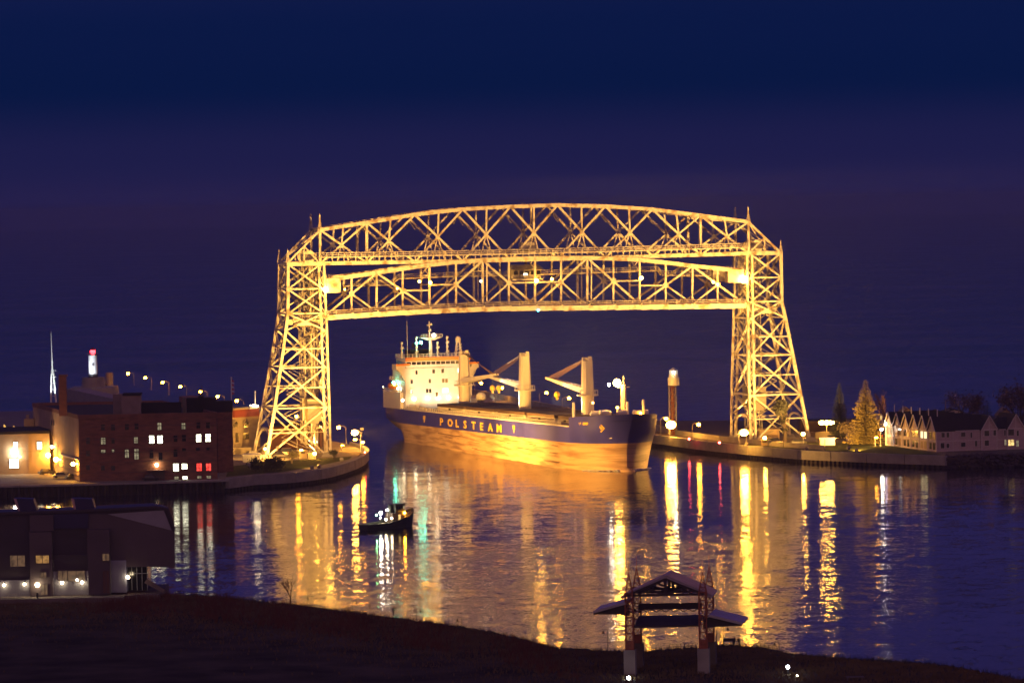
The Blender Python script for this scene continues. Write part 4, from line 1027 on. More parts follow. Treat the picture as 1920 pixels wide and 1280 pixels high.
m = MB(); q = [A + ns * .12, A + sd + ns * .12, A + sd, A]; q = [A + ns * .12 - dA * 0, A + ns * .12 + sd, A + sd + ns * .01, A + ns * .01]
m.hexa([V((p.x, p.y, 2.9)) for p in q], [V((p.x, p.y, zt - .1)) for p in q]); m.build('side_wall', render_w, bb)
m = MB()
for i, (p, r_) in enumerate(((A, B_), (B_, B_ + sd), (B_ + sd, A + sd), (A + sd, A))): m.bar(V((p.x, p.y, zt)), V((r_.x, r_.y, zt)), .5, 1.0)
m.build('parapet', brick, bb)
m = MB(); q = [A, B_, B_ + sd, A + sd]; m.hexa([V((p.x, p.y, zt - .3)) for p in q], [V((p.x, p.y, zt - .25)) for p in q]); m.build('roof', roof_d, bb)
for y_ in (797, 821, 846, 864, 884):
    m = MB(); facade_rect(m, A, nA, dA, 151, y_, 407, y_ + 1.2, .12, .14); m.build('string_course', mat('brick_band', (.2, .11, .08), .9), bb)
R2 = G(438, 884, 3); B2 = G(409, 886, 3)
zt2 = PL(420, 757, B2, nA).z
m = MB(); q = [B2, R2, R2 + sd * .7, B2 + sd * .7]; m.hexa([V((p.x, p.y, 2.9)) for p in q], [V((p.x, p.y, zt2)) for p in q]); m.build('rear_wing', brick, bb)
# windows: (x, y, w, h, kind)
W_ = [(165, 826, 7, 12, 'd'), (193.5, 826.5, 8, 12, 'm'), (212, 826, 6, 10, 'd'), (255, 825, 7, 11, 'm'), (284.5, 823.5, 9, 14, 'w'), (300, 823.5, 9.5, 14, 'w'), (372.5, 821, 9, 14, 'w'), (390, 820.5, 9, 14, 'w'),
      (193.5, 846, 8, 6, 'm'), (212, 845, 4, 5, 'm'), (238, 850, 7, 15, 'm'), (256, 851, 8, 19, 'm'), (284, 851, 7, 16, 'd'), (301, 855, 7, 14, 'd'), (329, 849, 7, 14, 'd'), (345, 843, 7, 6, 'd'), (371, 842, 7, 6, 'd'), (390, 841, 6, 5, 'd'),
      (299, 799, 7, 13, 'm'), (344, 798.5, 7, 11, 'm'), (256, 799, 7, 11, 'd'), (372, 797, 7, 11, 'd'), (390, 797, 7, 11, 'd'), (238, 800, 7, 11, 'd'), (193, 801, 7, 11, 'd'), (212, 801, 7, 11, 'd'), (329, 822, 7, 12, 'd'), (345, 821, 7, 12, 'd'), (165, 850, 7, 10, 'd'),
      (330, 876.5, 10, 15, 'w'), (346, 874, 10, 10, 'w'), (373.5, 875.5, 9.5, 14, 'r'), (391, 875.5, 9, 14, 'r'), (331, 895.5, 8, 5, 'm'), (347, 895, 8.5, 5, 'w'), (374, 894.5, 8, 4.5, 'm'), (391.5, 894, 8, 4.5, 'm'), (412, 858, 3, 9, 'd'), (165, 876, 7, 9, 'd'), (193, 877, 7, 9, 'd'), (212, 877, 7, 9, 'd')]
for x, y, w_, h_, k in W_:
    if x < 405: window(bb, A, nA, dA, x, y, w_, h_, dict(d=glass_d, m=win_d, w=win_w, r=win_r)[k], brick if k == 'd' else dark)
for (px, py) in ((97, 792), (101, 792)):
    m = MB(); facade_rect(m, A + ns * .13, -ns, dA, px - 1, py - 5, px + 1, py + 5, .05, .1); m.build('window', dark, bb)
# loading canopy with lamp
m = MB(); facade_rect(m, A, nA, dA, 277, 880, 310, 881.3, 3.4, 3.4); m.build('canopy', brick, bb)
m = MB(); facade_rect(m, A, nA, dA, 278, 881.5, 309, 898, .3, .25); m.build('loading_door', mat('grey_door', (.16, .12, .1), .8), bb)
p, zb, _ = facade_rect(MB(), A, nA, dA, 290, 868, 298, 871, .6, .2); m = MB(); m.ball(V((p.x, p.y, zb)) - nA * .7, .42, 8); m.build('wall_lamp', glow_wd, bb)
# rooftop: chimney, penthouse, parapet blocks
def roofbox(name, px0, py0, px1, py1, back, dep, mt, label=None, par=bb, top=None):
    o = A + nA * back; p0 = PL(px0, py1, o, nA); p1 = PL(px1, py1, o, nA); t0 = PL(px0, py0, o, nA).z; m = MB()
    q = [p0, p1, p1 + nA * dep, p0 + nA * dep]; m.hexa([V((p.x, p.y, zt - .3)) for p in q], [V((p.x, p.y, t0)) for p in q]); return m.build(name, mt, par)
roofbox('chimney', 111, 703, 125, 768, 12, 2.0, brick)
m = MB(); o_ = A + nA * 12; p0 = PL(110, 706, o_, nA); p1 = PL(126, 706, o_, nA); z0 = PL(118, 706, o_, nA).z; q = [p0 - nA * .2, p1 - nA * .2, p1 + nA * 2.2, p0 + nA * 2.2]; m.hexa([V((p.x, p.y, z0)) for p in q], [V((p.x, p.y, z0 + .5)) for p in q]); m.build('chimney_cap', brick, bb)
roofbox('penthouse', 228, 742, 264, 771, 6, 5, mat('grey_stucco', (.3, .22, .2), .9)); roofbox('penthouse', 212, 739, 232, 765, 14, 5, mat('grey_stucco', (.3, .22, .2), .9))
m = MB(); o_ = A + nA * 6; q0 = PL(230, 741, o_, nA); q1 = PL(265, 741, o_, nA); q = [q0 - nA * .3, q1 - nA * .3, q1 + nA * 5.2, q0 + nA * 5.2]; z0 = q0.z; m.hexa([V((p.x, p.y, z0)) for p in q], [V((p.x, p.y, z0 + .5)) for p in q]); m.build('penthouse_roof', roof_d, bb)
roofbox('roof_vent', 342, 746, 348, 762, 10, 1.5, conc_d)
for (x0, x1, y0) in ((265, 340, 755), (350, 405, 746), (372, 382, 742), (405, 436, 752)): roofbox('rooftop_parapet', x0, y0, x1, 770, 16 if x0 > 300 else 9, 1.2 if x0 < 300 else 4, roof_d)
# annex on the left (lit stucco building)
A2 = G(-40, 899, 3); B3 = G(93, 893, 3); A2 = A2 + V((0, 14, 0)); B3 = V((B3.x, B3.y + 14, 3)); A2 = G(-40, 890, 3); B3 = G(94, 887, 3)
dB, nB = vplane(A2, B3); ann = empty('annex_building', B3, 'low tan stucco building with a bright wall lamp left of the brick warehouse', 'building')
z2 = PL(50, 813, A2, nB).z
m = MB(); q = [A2, B3, B3 + nB * 26, A2 + nB * 26]; m.hexa([V((p.x, p.y, 2.9)) for p in q], [V((p.x, p.y, z2)) for p in q]); m.build('wall', render_w, ann)
m = MB(); q = [A2 - nB * .3, B3 - nB * .3, B3 + nB * 26, A2 + nB * 26]; m.hexa([V((p.x, p.y, z2)) for p in q], [V((p.x, p.y, z2 + .7)) for p in q]); m.build('roof', roof_d, ann)
for x, y, w_, h_, k in ((29.5, 835, 8, 13, win_w), (74, 835, 9, 14, win_w), (26.5, 868.5, 17, 17, win_w)): window(ann, A2, nB, dB, x, y, w_, h_, k, dark)
for k in (53, ): m = MB(); facade_rect(m, A2, nB, dB, k, 816, k + 1.2, 885, .15, .15); m.build('downpipe', render_w, ann)
m = MB(); facade_rect(m, A2, nB, dB, 0, 846, 92, 847, .1, .1); m.build('string_course', brickc, ann)
def wlamp(par, o_, n_, px, py, r, g, nm='wall_lamp', out=.8):
    p = PL(px, py, o_ - n_ * out, n_); m = MB(); m.ball(p, r, 8); m.bar(p, p + n_ * out, .1, .1); m.build(nm, g, par)
wlamp(ann, A2, nB, 26.5, 848.5, .55, glow_w); wlamp(ann, A2, nB, 37.5, 856.5, .22, glow_wd); wlamp(ann, A2, nB, 90, 853, .6, glow_b, out=1.2)
wlamp(bb, A + ns * .15, -ns, 105, 861, .6, glow_b, out=1.2); wlamp(bb, A + ns * .15, -ns, 137, 869.5, .5, glow_b, out=1.2); wlamp(bb, A + ns * .15, -ns, 97, 837.5, .4, glow_wd)
m = MB(); a_, b_ = PL(112, 851, A + ns * .4, ns), PL(148, 862, A + ns * .4, ns); m.bar(a_, b_, .4, .3); m.build('wall_pipe', trimw, bb)
for k in range(5):
    m = MB(); a_, b_ = PL(112, 857 + k * 8, A + ns * .2, ns), PL(148, 867 + k * 8, A + ns * .2, ns); m.bar(a_, b_, .2, .15); m.build('wall_band', brickc, bb)
# rear pieces by the left edge
m = MB(); p0 = P(45, 795, A.y + 70); p1 = P(64, 795, A.y + 70)
rb = empty('rear_annex', (p0.x, p0.y, 3), 'small tan block rising behind the left end of the warehouse', 'building')
m.hexa([V((p0.x, p0.y, 2.9)), V((p1.x, p0.y, 2.9)), V((p1.x, p0.y + 8, 2.9)), V((p0.x, p0.y + 8, 2.9))], [V((p0.x, p0.y, P(50, 785, p0.y).z)), V((p1.x, p0.y, P(50, 785, p0.y).z)), V((p1.x, p0.y + 8, P(50, 785, p0.y).z)), V((p0.x, p0.y + 8, P(50, 785, p0.y).z))]); m.build('wall', render_w, rb)
m = MB(); q = P(48, 786, p0.y); m.box(q.x, q.x + .8, p0.y + 1, p0.y + 2, q.z - 1, q.z + 1.2); m.build('roof_vent', render_w, rb)
# two dark conical trees hung with warm light strings beyond the annex roof
for i, (x, y, lab) in enumerate(((8, 806, 'shrub covered with warm light strings at the left edge above the annex roof'), (24, 808, 'second light covered shrub beside the annex roof, right of the brightest'))):
    pass
lt = empty('festive_awning', P(12, 820, A.y + 60), 'brightly lit sloping awning beyond the annex roof at the left edge', 'awning')
m = MB(); d_ = A.y + 60
for (x0, x1, y0, y1) in ((2, 17, 796, 812), (20, 38, 799, 812)):
    a_ = P(x0, y1, d_); b_ = P(x1, y0, d_); m.hexa([V((a_.x, d_, 3)), V((b_.x, d_, 3)), V((b_.x, d_ + 5, 3)), V((a_.x, d_ + 5, 3))], [V((a_.x + .5, d_ + 2, b_.z)), V((b_.x - 1.2, d_ + 2, b_.z - .6)), V((b_.x - 1.2, d_ + 3, b_.z - .6)), V((a_.x + .5, d_ + 3, b_.z))])
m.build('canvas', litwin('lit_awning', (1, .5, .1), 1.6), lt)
# white spire behind
sp = P(101, 748, 1500); spr = empty('antenna_mast', (sp.x, sp.y, 0), 'tall thin floodlit white mast with a splayed four leg base at far left', 'mast')
zb_, zl, ztp = 0, P(100, 700, 1500).z, P(99, 622, 1500).z
m = MB()
for a, b in ((-1, -1), (1, -1), (1, 1), (-1, 1)): m.bar((sp.x + a * 1.2, sp.y + b * 1.2, -1), (sp.x - .3 + a * .35, sp.y + b * .35, zl), .4, .4)
for k in range(5): z = 8 + k * 2.2; m.bar((sp.x - 1, sp.y, z), (sp.x + .9, sp.y, z), .2, .2)
m.build('leg', white_p, spr)
m = MB(); m.tube((sp.x - .3, sp.y, zl), (sp.x - .5, sp.y, ztp), .35, .1, 8); m.tube((sp.x - .3, sp.y, zl - .5), (sp.x - .3, sp.y, zl + 1), .8, .4, 8); m.build('pole', white_p, spr)
L = bpy.data.lights.new('mast_uplight', 'SPOT'); L.energy = 30000; L.color = (.8, .95, 1); L.spot_size = .9; o = bpy.data.objects.new('mast_uplight', L); col.objects.link(o); q_ = V((sp.x + 2, sp.y - 12, 4)); o.location = q_ - ORG[spr.name]; o.rotation_euler = (V((sp.x, sp.y, 18)) - q_).to_track_quat('-Z', 'Y').to_euler(); o.parent = spr
# museum building right of the warehouse
M1 = G(436, 846, 3); M2 = G(488, 842, 3); dM, nM = vplane(M1, M2); mu = empty('museum_building', M1, 'cream stone building with red cornice and arched window left of the bridge', 'building')
zc = PL(460, 766, M1, nM).z
m = MB(); q = [M1, M2, M2 + nM * 14, M1 + nM * 14]; m.hexa([V((p.x, p.y, 2.9)) for p in q], [V((p.x, p.y, zc)) for p in q]); m.build('wall', brickc, mu)
m = MB(); facade_rect(m, M1, nM, dM, 436, 770, 483, 781, .7, 1.0); m.build('cornice', redtile, mu)
m = MB(); facade_rect(m, M1, nM, dM, 436, 763.5, 483, 767, .9, 15); m.build('parapet', brickc, mu); m = MB(); facade_rect(m, M1, nM, dM, 436, 767, 483, 770, .5, 15); m.build('parapet', redtile, mu)
def archwin(px, py, w_, h_):
    m = MB(); c = PL(px, py, M1, nM) - nM * .1; r = w_ / F * c.y / 2; H_ = h_ / F * c.y
    pts = [c - dM * r - V((0, 0, H_)), c + dM * r - V((0, 0, H_))] + [c + dM * (r * math.cos(a)) + V((0, 0, r * math.sin(a))) for a in [i * math.pi / 8 for i in range(9)]]
    m.hexa(pts, [p_ - nM * .05 for p_ in pts]); wn_ = m.build('window', glass_d, mu)
    m = MB(); pr = None
    for i in range(9):
        a = i * math.pi / 8; q_ = c + dM * (r * 1.35 * math.cos(a)) + V((0, 0, r * 1.35 * math.sin(a))) - nM * .1
        if pr is not None: m.bar(pr, q_, .5, .5, nM)
        pr = q_
    m.build('arch_moulding', brickc, wn_)
archwin(461, 795, 12, 6); archwin(441, 795, 10, 6)
for (x, y, w_, h_) in ((461, 817, 11, 12), (444, 820, 6, 18)): window(mu, M1, nM, dM, x, y, w_, h_, glass_d, brickc)
for k, (x, y) in enumerate(((476, 760), (482, 761))): wlamp(mu, M1, nM, x, y, .33, glow_wd, out=1.5)
# low yellow-lit walls and sheds by the tower
def block(name, px0, py0, px1, py1, dep, mt, label, cat, z=3, pr='wall', flat_roof=None):
    p0 = G(px0, py1, z); p1 = G(px1, py1, z); top = P((px0 + px1) / 2, py0, (p0.y + p1.y) / 2).z; r = empty(name, p0, label, cat)
    pm = (p0.y + p1.y) / 2; m = MB(); q = [V((p0.x, pm, 0)), V((p1.x, pm, 0)), V((p1.x, pm + dep, 0)), V((p0.x, pm + dep, 0))]
    m.hexa([V((p.x, p.y, z - .1)) for p in q], [V((p.x, p.y, top)) for p in q]); m.build(pr, mt, r)
    m = MB(); q = [q[0] + V((-.3, -.3, 0)), q[1] + V((.3, -.3, 0)), q[2], q[3]]; m.hexa([V((p.x, p.y, top)) for p in q], [V((p.x, p.y, top + .25)) for p in q]); m.build('roof', flat_roof or mt, r)
    return r, pm, top
sh, pm, top = block('storage_shed', 456, 853, 488, 866, 4, white_p, 'low pale storage shed at the foot of the left tower', 'shed')
p = G(478, 866, 3); MB().box(p.x, p.x + .15, pm - .06, pm - .01, 3, top).build('door_joint', dark, sh)
block('retaining_wall', 437, 840, 500, 851, 1.0, pave, 'long low wall glowing yellow between museum and left tower', 'wall')
sh, pm, top = block('storage_shed', 1538, 822, 1566, 835, 3.5, white_p, 'small pale double shed right of the right tower', 'shed')
p = G(1546, 835, 3); MB().box(p.x, p.x + .15, pm - .06, pm - .01, 3, top).build('door_joint', dark, sh)
block('retaining_wall', 1520, 811, 1568, 822, 1, pave, 'low yellowish wall behind the pale shed and floodlight mast', 'wall')
block('low_building', 1424, 806, 1462, 826, 8, render_w, 'low tan building behind the right tower base', 'building')
block('flat_building', 1500, 790, 1566, 809, 12, mat('brown_wall', (.07, .04, .03), .9), 'dark flat roofed building behind the bright floodlights', 'building', flat_roof=roof_d)
ks, pm, top = block('kiosk', 561, 846, 576, 859, 3, render_w, 'small yellow lit kiosk under the left tower', 'kiosk')
p = G(569, 859, 3); MB().box(p.x - .7, p.x + .5, pm - .08, pm - .01, 4.3, 5.0).build('serving_window', dark, ks)
ks, pm, top = block('kiosk', 1428, 826, 1440, 836, 3, render_w, 'small yellow lit kiosk at the foot of the right tower', 'kiosk')
p = G(1434, 836, 3); MB().box(p.x - .7, p.x + .5, pm - .08, pm - .01, 4.0, 4.6).build('serving_window', dark, ks)
block('utility_cabinet', 578, 849, 592, 860, 2, mat('grey_cabinet', (.3, .28, .24), .7), 'pale utility cabinet right of the yellow kiosk', 'cabinet')
# dark hill of buildings seen through the left tower
block('brown_building', 505, 800, 600, 842, 20, mat('red_brown_brick', (.14, .055, .03), .9), 'long reddish brown building seen through the left tower lattice', 'building', flat_roof=roof_d)
# lamps on masts: flagpoles
def flagpole(px, y0, y1, label, flag=True, z=3, h=None):
    p = P(px, y1, A.y + 35 if px < 470 else M1.y + 8); tp = P(px, y0, p.y); r = empty('flagpole', (p.x, p.y, 3), label, 'flagpole'); m = MB(); m.tube((p.x, p.y, 3), tp, .22, .14, 8); m.ball(tp, .25, 6); m.build('pole', white_p, r)
    if flag:
        m = MB(); n = 7
        for k in range(n):
            z = tp.z - .5 - k * .55; a_ = V((p.x + .15, p.y, z)); m.hexa([a_, a_ + V((.5, .25, -.2)), a_ + V((.9, .1, -.5)), a_ + V((.1, .1, -.55))], [q + V((0, .12, 0)) for q in (a_, a_ + V((.5, .25, -.2)), a_ + V((.9, .1, -.5)), a_ + V((.1, .1, -.55)))]); m.m[-6:] = [k % 2] * 6
        m.build('flag', [mat('flag_red', (.6, .05, .04)), white_p], r)
flagpole(433.5, 708, 770, 'white flagpole with limp red and white flag at the end of the warehouse')
flagpole(478.5, 734, 770, 'thin bare flagpole on top of the cream museum building', False)

# ---------------------------------------------------------------- cars
def car(px, py, ang, label, c, van=False, z=3.06, s=1.0):
    o = G(px, py, z); r = empty('parked_car', o, label, 'van' if van else 'car'); fr = frame(o, ang); L_, W_2, H1, H2 = (4.8, .95, 1.0, 1.95) if van else (4.5, .9, .85, 1.45)
    m = MB(); f = lambda x, y, zz: fr(x * s, y * s, zz * s)
    m.hexa([f(-L_ / 2, -W_2, .3), f(L_ / 2, -W_2, .3), f(L_ / 2, W_2, .3), f(-L_ / 2, W_2, .3)], [f(-L_ / 2 + .1, -W_2, H1), f(L_ / 2 - .15, -W_2, H1 - .12), f(L_ / 2 - .15, W_2, H1 - .12), f(-L_ / 2 + .1, W_2, H1)]); m.build('body', c, r)
    m = MB(); a0, a1 = (-2.2, 1.6) if van else (-1.7, 1.1)
    m.hexa([f(a0, -W_2 + .05, H1 - .05), f(a1, -W_2 + .05, H1 - .1), f(a1, W_2 - .05, H1 - .1), f(a0, W_2 - .05, H1 - .05)], [f(a0 + .4, -W_2 + .2, H2), f(a1 - .7, -W_2 + .2, H2), f(a1 - .7, W_2 - .2, H2), f(a0 + .4, W_2 - .2, H2)]); m.build('cabin', glass_d, r)
    m = MB(); m.hexa([f(a0 + .42, -W_2 + .18, H2), f(a1 - .72, -W_2 + .18, H2), f(a1 - .72, W_2 - .18, H2), f(a0 + .42, W_2 - .18, H2)], [f(a0 + .5, -W_2 + .25, H2 + .06), f(a1 - .8, -W_2 + .25, H2 + .06), f(a1 - .8, W_2 - .25, H2 + .06), f(a0 + .5, W_2 - .25, H2 + .06)]); m.build('roof', c, r)
    for sx_ in (-1.4, 1.4):
        for sy_ in (-1, 1):
            m = MB(); m.tube(f(sx_, sy_ * (W_2 - .2), .33), f(sx_, sy_ * (W_2 + .02), .33), .33, n=10); m.build('wheel', dark, r)
    return r
cw_ = mat('car_silver', (.4, .38, .36), .35, .4); ck = mat('car_dark', (.04, .035, .035), .3, .3); cb = mat('car_tan', (.35, .25, .16), .35, .3)
car(88, 889, .5, 'dark car with open looking roof racks, leftmost of the three by the annex', ck); car(116, 895.5, .05, 'silver car parked in front of the warehouse side wall, largest of three', cw_); car(139, 898.5, .3, 'small dark car half behind the silver one at the warehouse corner', ck)
car(527, 857, .2, 'dark car parked under the left tower, left of the bush', ck); car(540, 853, .1, 'pale van parked under the left tower behind the round bush', cb, True); car(1452, 833, .1, 'pale van parked under the right tower beside the kiosk', cb, True); car(1497, 832, .2, 'dark car parked by the outer leg of the right tower', ck)
car(283, 900.5, .05, 'dark car in front of the grey loading door', ck)

# ---------------------------------------------------------------- trees
def spruce(px, ybase, ytop, label, mt, width=.26, n=26, z=3.0, seed=1, dens=1.0, tilt=0):
    r = random.Random(seed); o = G(px, ybase, z); H_ = P(px, ytop, o.y).z - z; t = empty('spruce_tree', o, label, 'tree')
    m = MB(); m.tube(o, o + V((0, 0, H_ * .97)), H_ * .018, .03, 8); m.build('trunk', trunk_m, t)
    m = MB()
    for i in range(n):
        u = i / n; z_ = H_ * (.06 + .92 * u); R_ = H_ * width * (1 - u) ** .78 * r.uniform(.8, 1.15) + .15; nb = int((9 + 5 * (1 - u)) * dens)
        for k in range(nb):
            a = 2 * math.pi * (k + r.random() * .8) / nb; R2_ = R_ * r.uniform(.7, 1.12); d = V((math.cos(a), math.sin(a), 0)); sd_ = V((-d.y, d.x, 0)); base = o + V((0, 0, z_)); seg = 5
            for j in range(seg):
                f0 = .12 + .88 * j / seg; f1 = .12 + .88 * (j + 1) / seg
                droop = lambda f: -R2_ * .32 * f + R2_ * .22 * f * f * f
                p0 = base + d * R2_ * f0 + V((0, 0, droop(f0))); p1 = base + d * R2_ * f1 + V((0, 0, droop(f1))); ww = R2_ * .17 * (1.15 - f0) + .1
                m.add([p0, p1 + V((0, 0, .05)), p0 + sd_ * ww + d * R2_ * .14 - V((0, 0, ww * .5))], [(0, 1, 2)]); m.add([p0, p1 + V((0, 0, .05)), p0 - sd_ * ww + d * R2_ * .14 - V((0, 0, ww * .5))], [(0, 1, 2)])
                if j % 2 == 0: m.add([p0, p1, (p0 + p1) / 2 - V((0, 0, ww * .9))], [(0, 1, 2)])
    m.build('crown', mt, t)
spruce(1624, 832, 708, 'tall golden lit spruce standing right of the floodlights', spruce_m, .29, 44, seed=3, dens=1.25)
spruce(1575, 822, 713, 'tall dark spruce behind and left of the golden lit one', dkneedle, .2, 44, seed=5, dens=1.2)
spruce(1852, 826, 746, 'dark conical evergreen rising behind the condo gables', dkneedle, .26, 22, seed=6, dens=1.2)
spruce(379, 772, 720, 'small spruce on the pier rising behind the warehouse roof', spruce_m, .28, 18, seed=8)
spruce(1694, 812, 757, 'small dark evergreen top poking up behind the gabled row', dkneedle, .22, 16, seed=9)
def leafy(px, ybase, ytop, wpx, label, mt, seed=1, z=3.0, bare=False, trunkh=.25, n=900, ls=.35, name='tree', cat='tree', flat=1.0):
    r = random.Random(seed); o = G(px, ybase, z); H_ = P(px, ytop, o.y).z - z; R_ = wpx / F * o.y / 2; t = empty(name, o, label, cat)
    m = MB(); tips = []
    def br(p, d, l, rad, lev):
        q = p + d * l; m.tube(p, q, rad, rad * .65, 5 if lev else 7)
        if lev >= (5 if bare else 3): tips.append(q); return
        for k in range(3 if lev < 3 else 2):
            nd = (d + V((r.uniform(-1, 1), r.uniform(-1, 1), r.uniform(-.35, .6))) * (.65 if lev else .75) * V((R_ / (H_ * .45), 0, 0)).length ** .5).normalized(); br(q, nd, l * r.uniform(.62, .85), rad * .62, lev + 1)
        tips.append(q)
    br(o, V((0, 0, 1)), H_ * trunkh, H_ * .028, 0)
    # fit into the box
    zs = max(v[2] for v in m.v) - z; xs = max(abs(v[0] - o.x) for v in m.v)
    kz = H_ / zs; kx = R_ / max(.1, xs)
    m.v = [(o.x + (v[0] - o.x) * kx, o.y + (v[1] - o.y) * kx, z + (v[2] - z) * kz) for v in m.v]
    m.build('trunk' if not bare else 'branches', trunk_m if not bare else mt, t)
    if not bare:
        m2 = MB()
        cl = [V((o.x + (q.x - o.x) * kx, o.y + (q.y - o.y) * kx, z + (q.z - z) * kz)) for q in tips if (q.z - z) * kz > H_ * .22]
        for i in range(n):
            c = r.choice(cl) + V((r.gauss(0, 1), r.gauss(0, 1), r.gauss(0, 1))) * R_ * .17
            a = V((r.uniform(-1, 1), r.uniform(-1, 1), r.uniform(-1, 1))).normalized() * ls; b = V((r.uniform(-1, 1), r.uniform(-1, 1), r.uniform(-1, 1))).normalized() * ls
            m2.add([c, c + a, c + b], [(0, 1, 2)])
        m2.build('crown', mt, t)
dleaf = mat('dark_leaves', (.014, .016, .008), .9, 0, .4, 1)
leafy(1472, 838, 753, 38, 'dark leafy tree silhouetted before the right bridge tower', dleaf, 4, n=2600, ls=.5, trunkh=.18)
leafy(547, 869, 848, 24, 'small round bush on the lawn before the left tower', mat('dull_shrub', (.11, .09, .05), .9), 5, n=1300, ls=.3, trunkh=.12, name='bush', cat='bush')
leafy(500, 884, 866, 54, 'wide dark tree crown at the quay edge left of the round bush', dleaf, 6, n=2600, ls=.45, trunkh=.2)
leafy(627, 862, 846, 16, 'dark shrub just right of the left tower foot', dleaf, 16, n=900, ls=.3, trunkh=.15, name='bush', cat='bush')
leafy(1662, 826, 728, 60, 'faint bare tree standing behind the golden spruce', twig_m, 7, bare=True)
leafy(1815, 824, 744, 66, 'reddish bare tree left of the dark evergreen behind the condos', twig_m, 8, n=1500, ls=.5)
leafy(1915, 826, 728, 76, 'large dark reddish tree cut by the right edge of the photo', twig_m, 9, n=1800, ls=.6)
leafy(1840, 824, 750, 40, 'pale leaved tree top between the red tree and the evergreen', twig_m, 10, bare=True)
leafy(1596, 833, 800, 56, 'low spreading shrub below the golden spruce', mat('low_shrub', (.07, .05, .025), .9), 12, n=2400, ls=.4, trunkh=.12, name='bush', cat='bush')
leafy(1888, 826, 770, 40, 'bare branching tree behind the roof of the right condo', twig_m, 14, bare=True)
leafy(1745, 820, 776, 50, 'low dark trees behind the roof of the gabled row', dleaf, 15, n=1500, ls=.5)

# ---------------------------------------------------------------- houses, right bank
condo = empty('condo_building', G(1757, 847, 3), 'pale two storey condominium with a row of six gables on the right bank', 'building')
K0 = G(1661, 835, 3); K1 = G(1757, 847, 3); dK = (K1 - K0).normalized(); nK = V((-dK.y, dK.x, 0)); LK = (K1 - K0).length
if nK.x < 0: nK = -nK
fk = lambda x, y, z: K0 + dK * x + nK * y + V((0, 0, z))
EZ = 5.6; RZ = 9.3
for i in range(6):
    x0, x1 = LK * i / 6, LK * (i + 1) / 6; xm = (x0 + x1) / 2; st_ = (i % 2) * .0
    m = MB(); m.hexa([fk(x0, 0, -.1), fk(x1, 0, -.1), fk(x1, 14, -.1), fk(x0, 14, -.1)], [fk(x0, 0, EZ), fk(x1, 0, EZ), fk(x1, 14, EZ), fk(x0, 14, EZ)])
    m.add([fk(x0, 0, EZ), fk(x1, 0, EZ), fk(xm, 0, RZ), fk(x0, 14, EZ), fk(x1, 14, EZ), fk(xm, 14, RZ)], [(0, 1, 2), (3, 5, 4)]); wl = m.build('wall', siding, condo)
    m = MB(); m.hexa([fk(x0 - .15, -.5, EZ - .2), fk(xm, -.5, RZ), fk(xm, 14.3, RZ), fk(x0 - .15, 14.3, EZ - .2)], [fk(x0 - .15, -.5, EZ), fk(xm, -.5, RZ + .22), fk(xm, 14.3, RZ + .22), fk(x0 - .15, 14.3, EZ)])
    m.hexa([fk(x1 + .15, -.5, EZ - .2), fk(xm + .01, -.5, RZ), fk(xm + .01, 14.3, RZ), fk(x1 + .15, 14.3, EZ - .2)], [fk(x1 + .15, -.5, EZ), fk(xm + .01, -.5, RZ + .22), fk(xm + .01, 14.3, RZ + .22), fk(x1 + .15, 14.3, EZ)]); m.build('roof', shingle, condo)
    m = MB()
    for (p, q) in ((fk(x0, -.55, EZ - .05), fk(xm, -.55, RZ + .1)), (fk(x1, -.55, EZ - .05), fk(xm, -.55, RZ + .1)), (fk(x0, -.08, EZ), fk(x1, -.08, EZ)), (fk(x0, -.08, 2.8), fk(x1, -.08, 2.8)), (fk(x0 + .1, -.1, 0), fk(x0 + .1, -.1, EZ)), (fk(x1 - .1, -.1, 0), fk(x1 - .1, -.1, EZ)), (fk(xm, -.1, EZ), fk(xm, -.1, RZ)), (fk(x0, -.12, .3), fk(x1, -.12, .3))): m.bar(p, q, .22, .22)
    m.build('trim', trimw, wl)
    for (a_, b_, z0, z1) in ((.15, .42, 3.3, 5.1), (.55, .85, 3.3, 5.1), (.15, .4, .6, 2.3), (.55, .8, .5, 2.4)):
        g = glass_d
        if i == 4 and z0 > 3: g = emis('bright_room', (1, .86, .45), 1.6)
        elif i == 0: g = win_d
        elif rng.random() < .3: g = mat('curtained_glass', (.3, .18, .1), .3)
        L1 = x1 - x0; m = MB(); m.hexa([fk(x0 + L1 * a_, -.05, z0), fk(x0 + L1 * b_, -.05, z0), fk(x0 + L1 * b_, -.02, z0), fk(x0 + L1 * a_, -.02, z0)], [fk(x0 + L1 * a_, -.05, z1), fk(x0 + L1 * b_, -.05, z1), fk(x0 + L1 * b_, -.02, z1), fk(x0 + L1 * a_, -.02, z1)]); m.build('window', g, condo)
    m = MB(); m.bar(fk(xm, 1.5, RZ), fk(xm, 1.5, RZ + 2.0), .25, .25); m.build('chimney_pipe', trimw, condo)
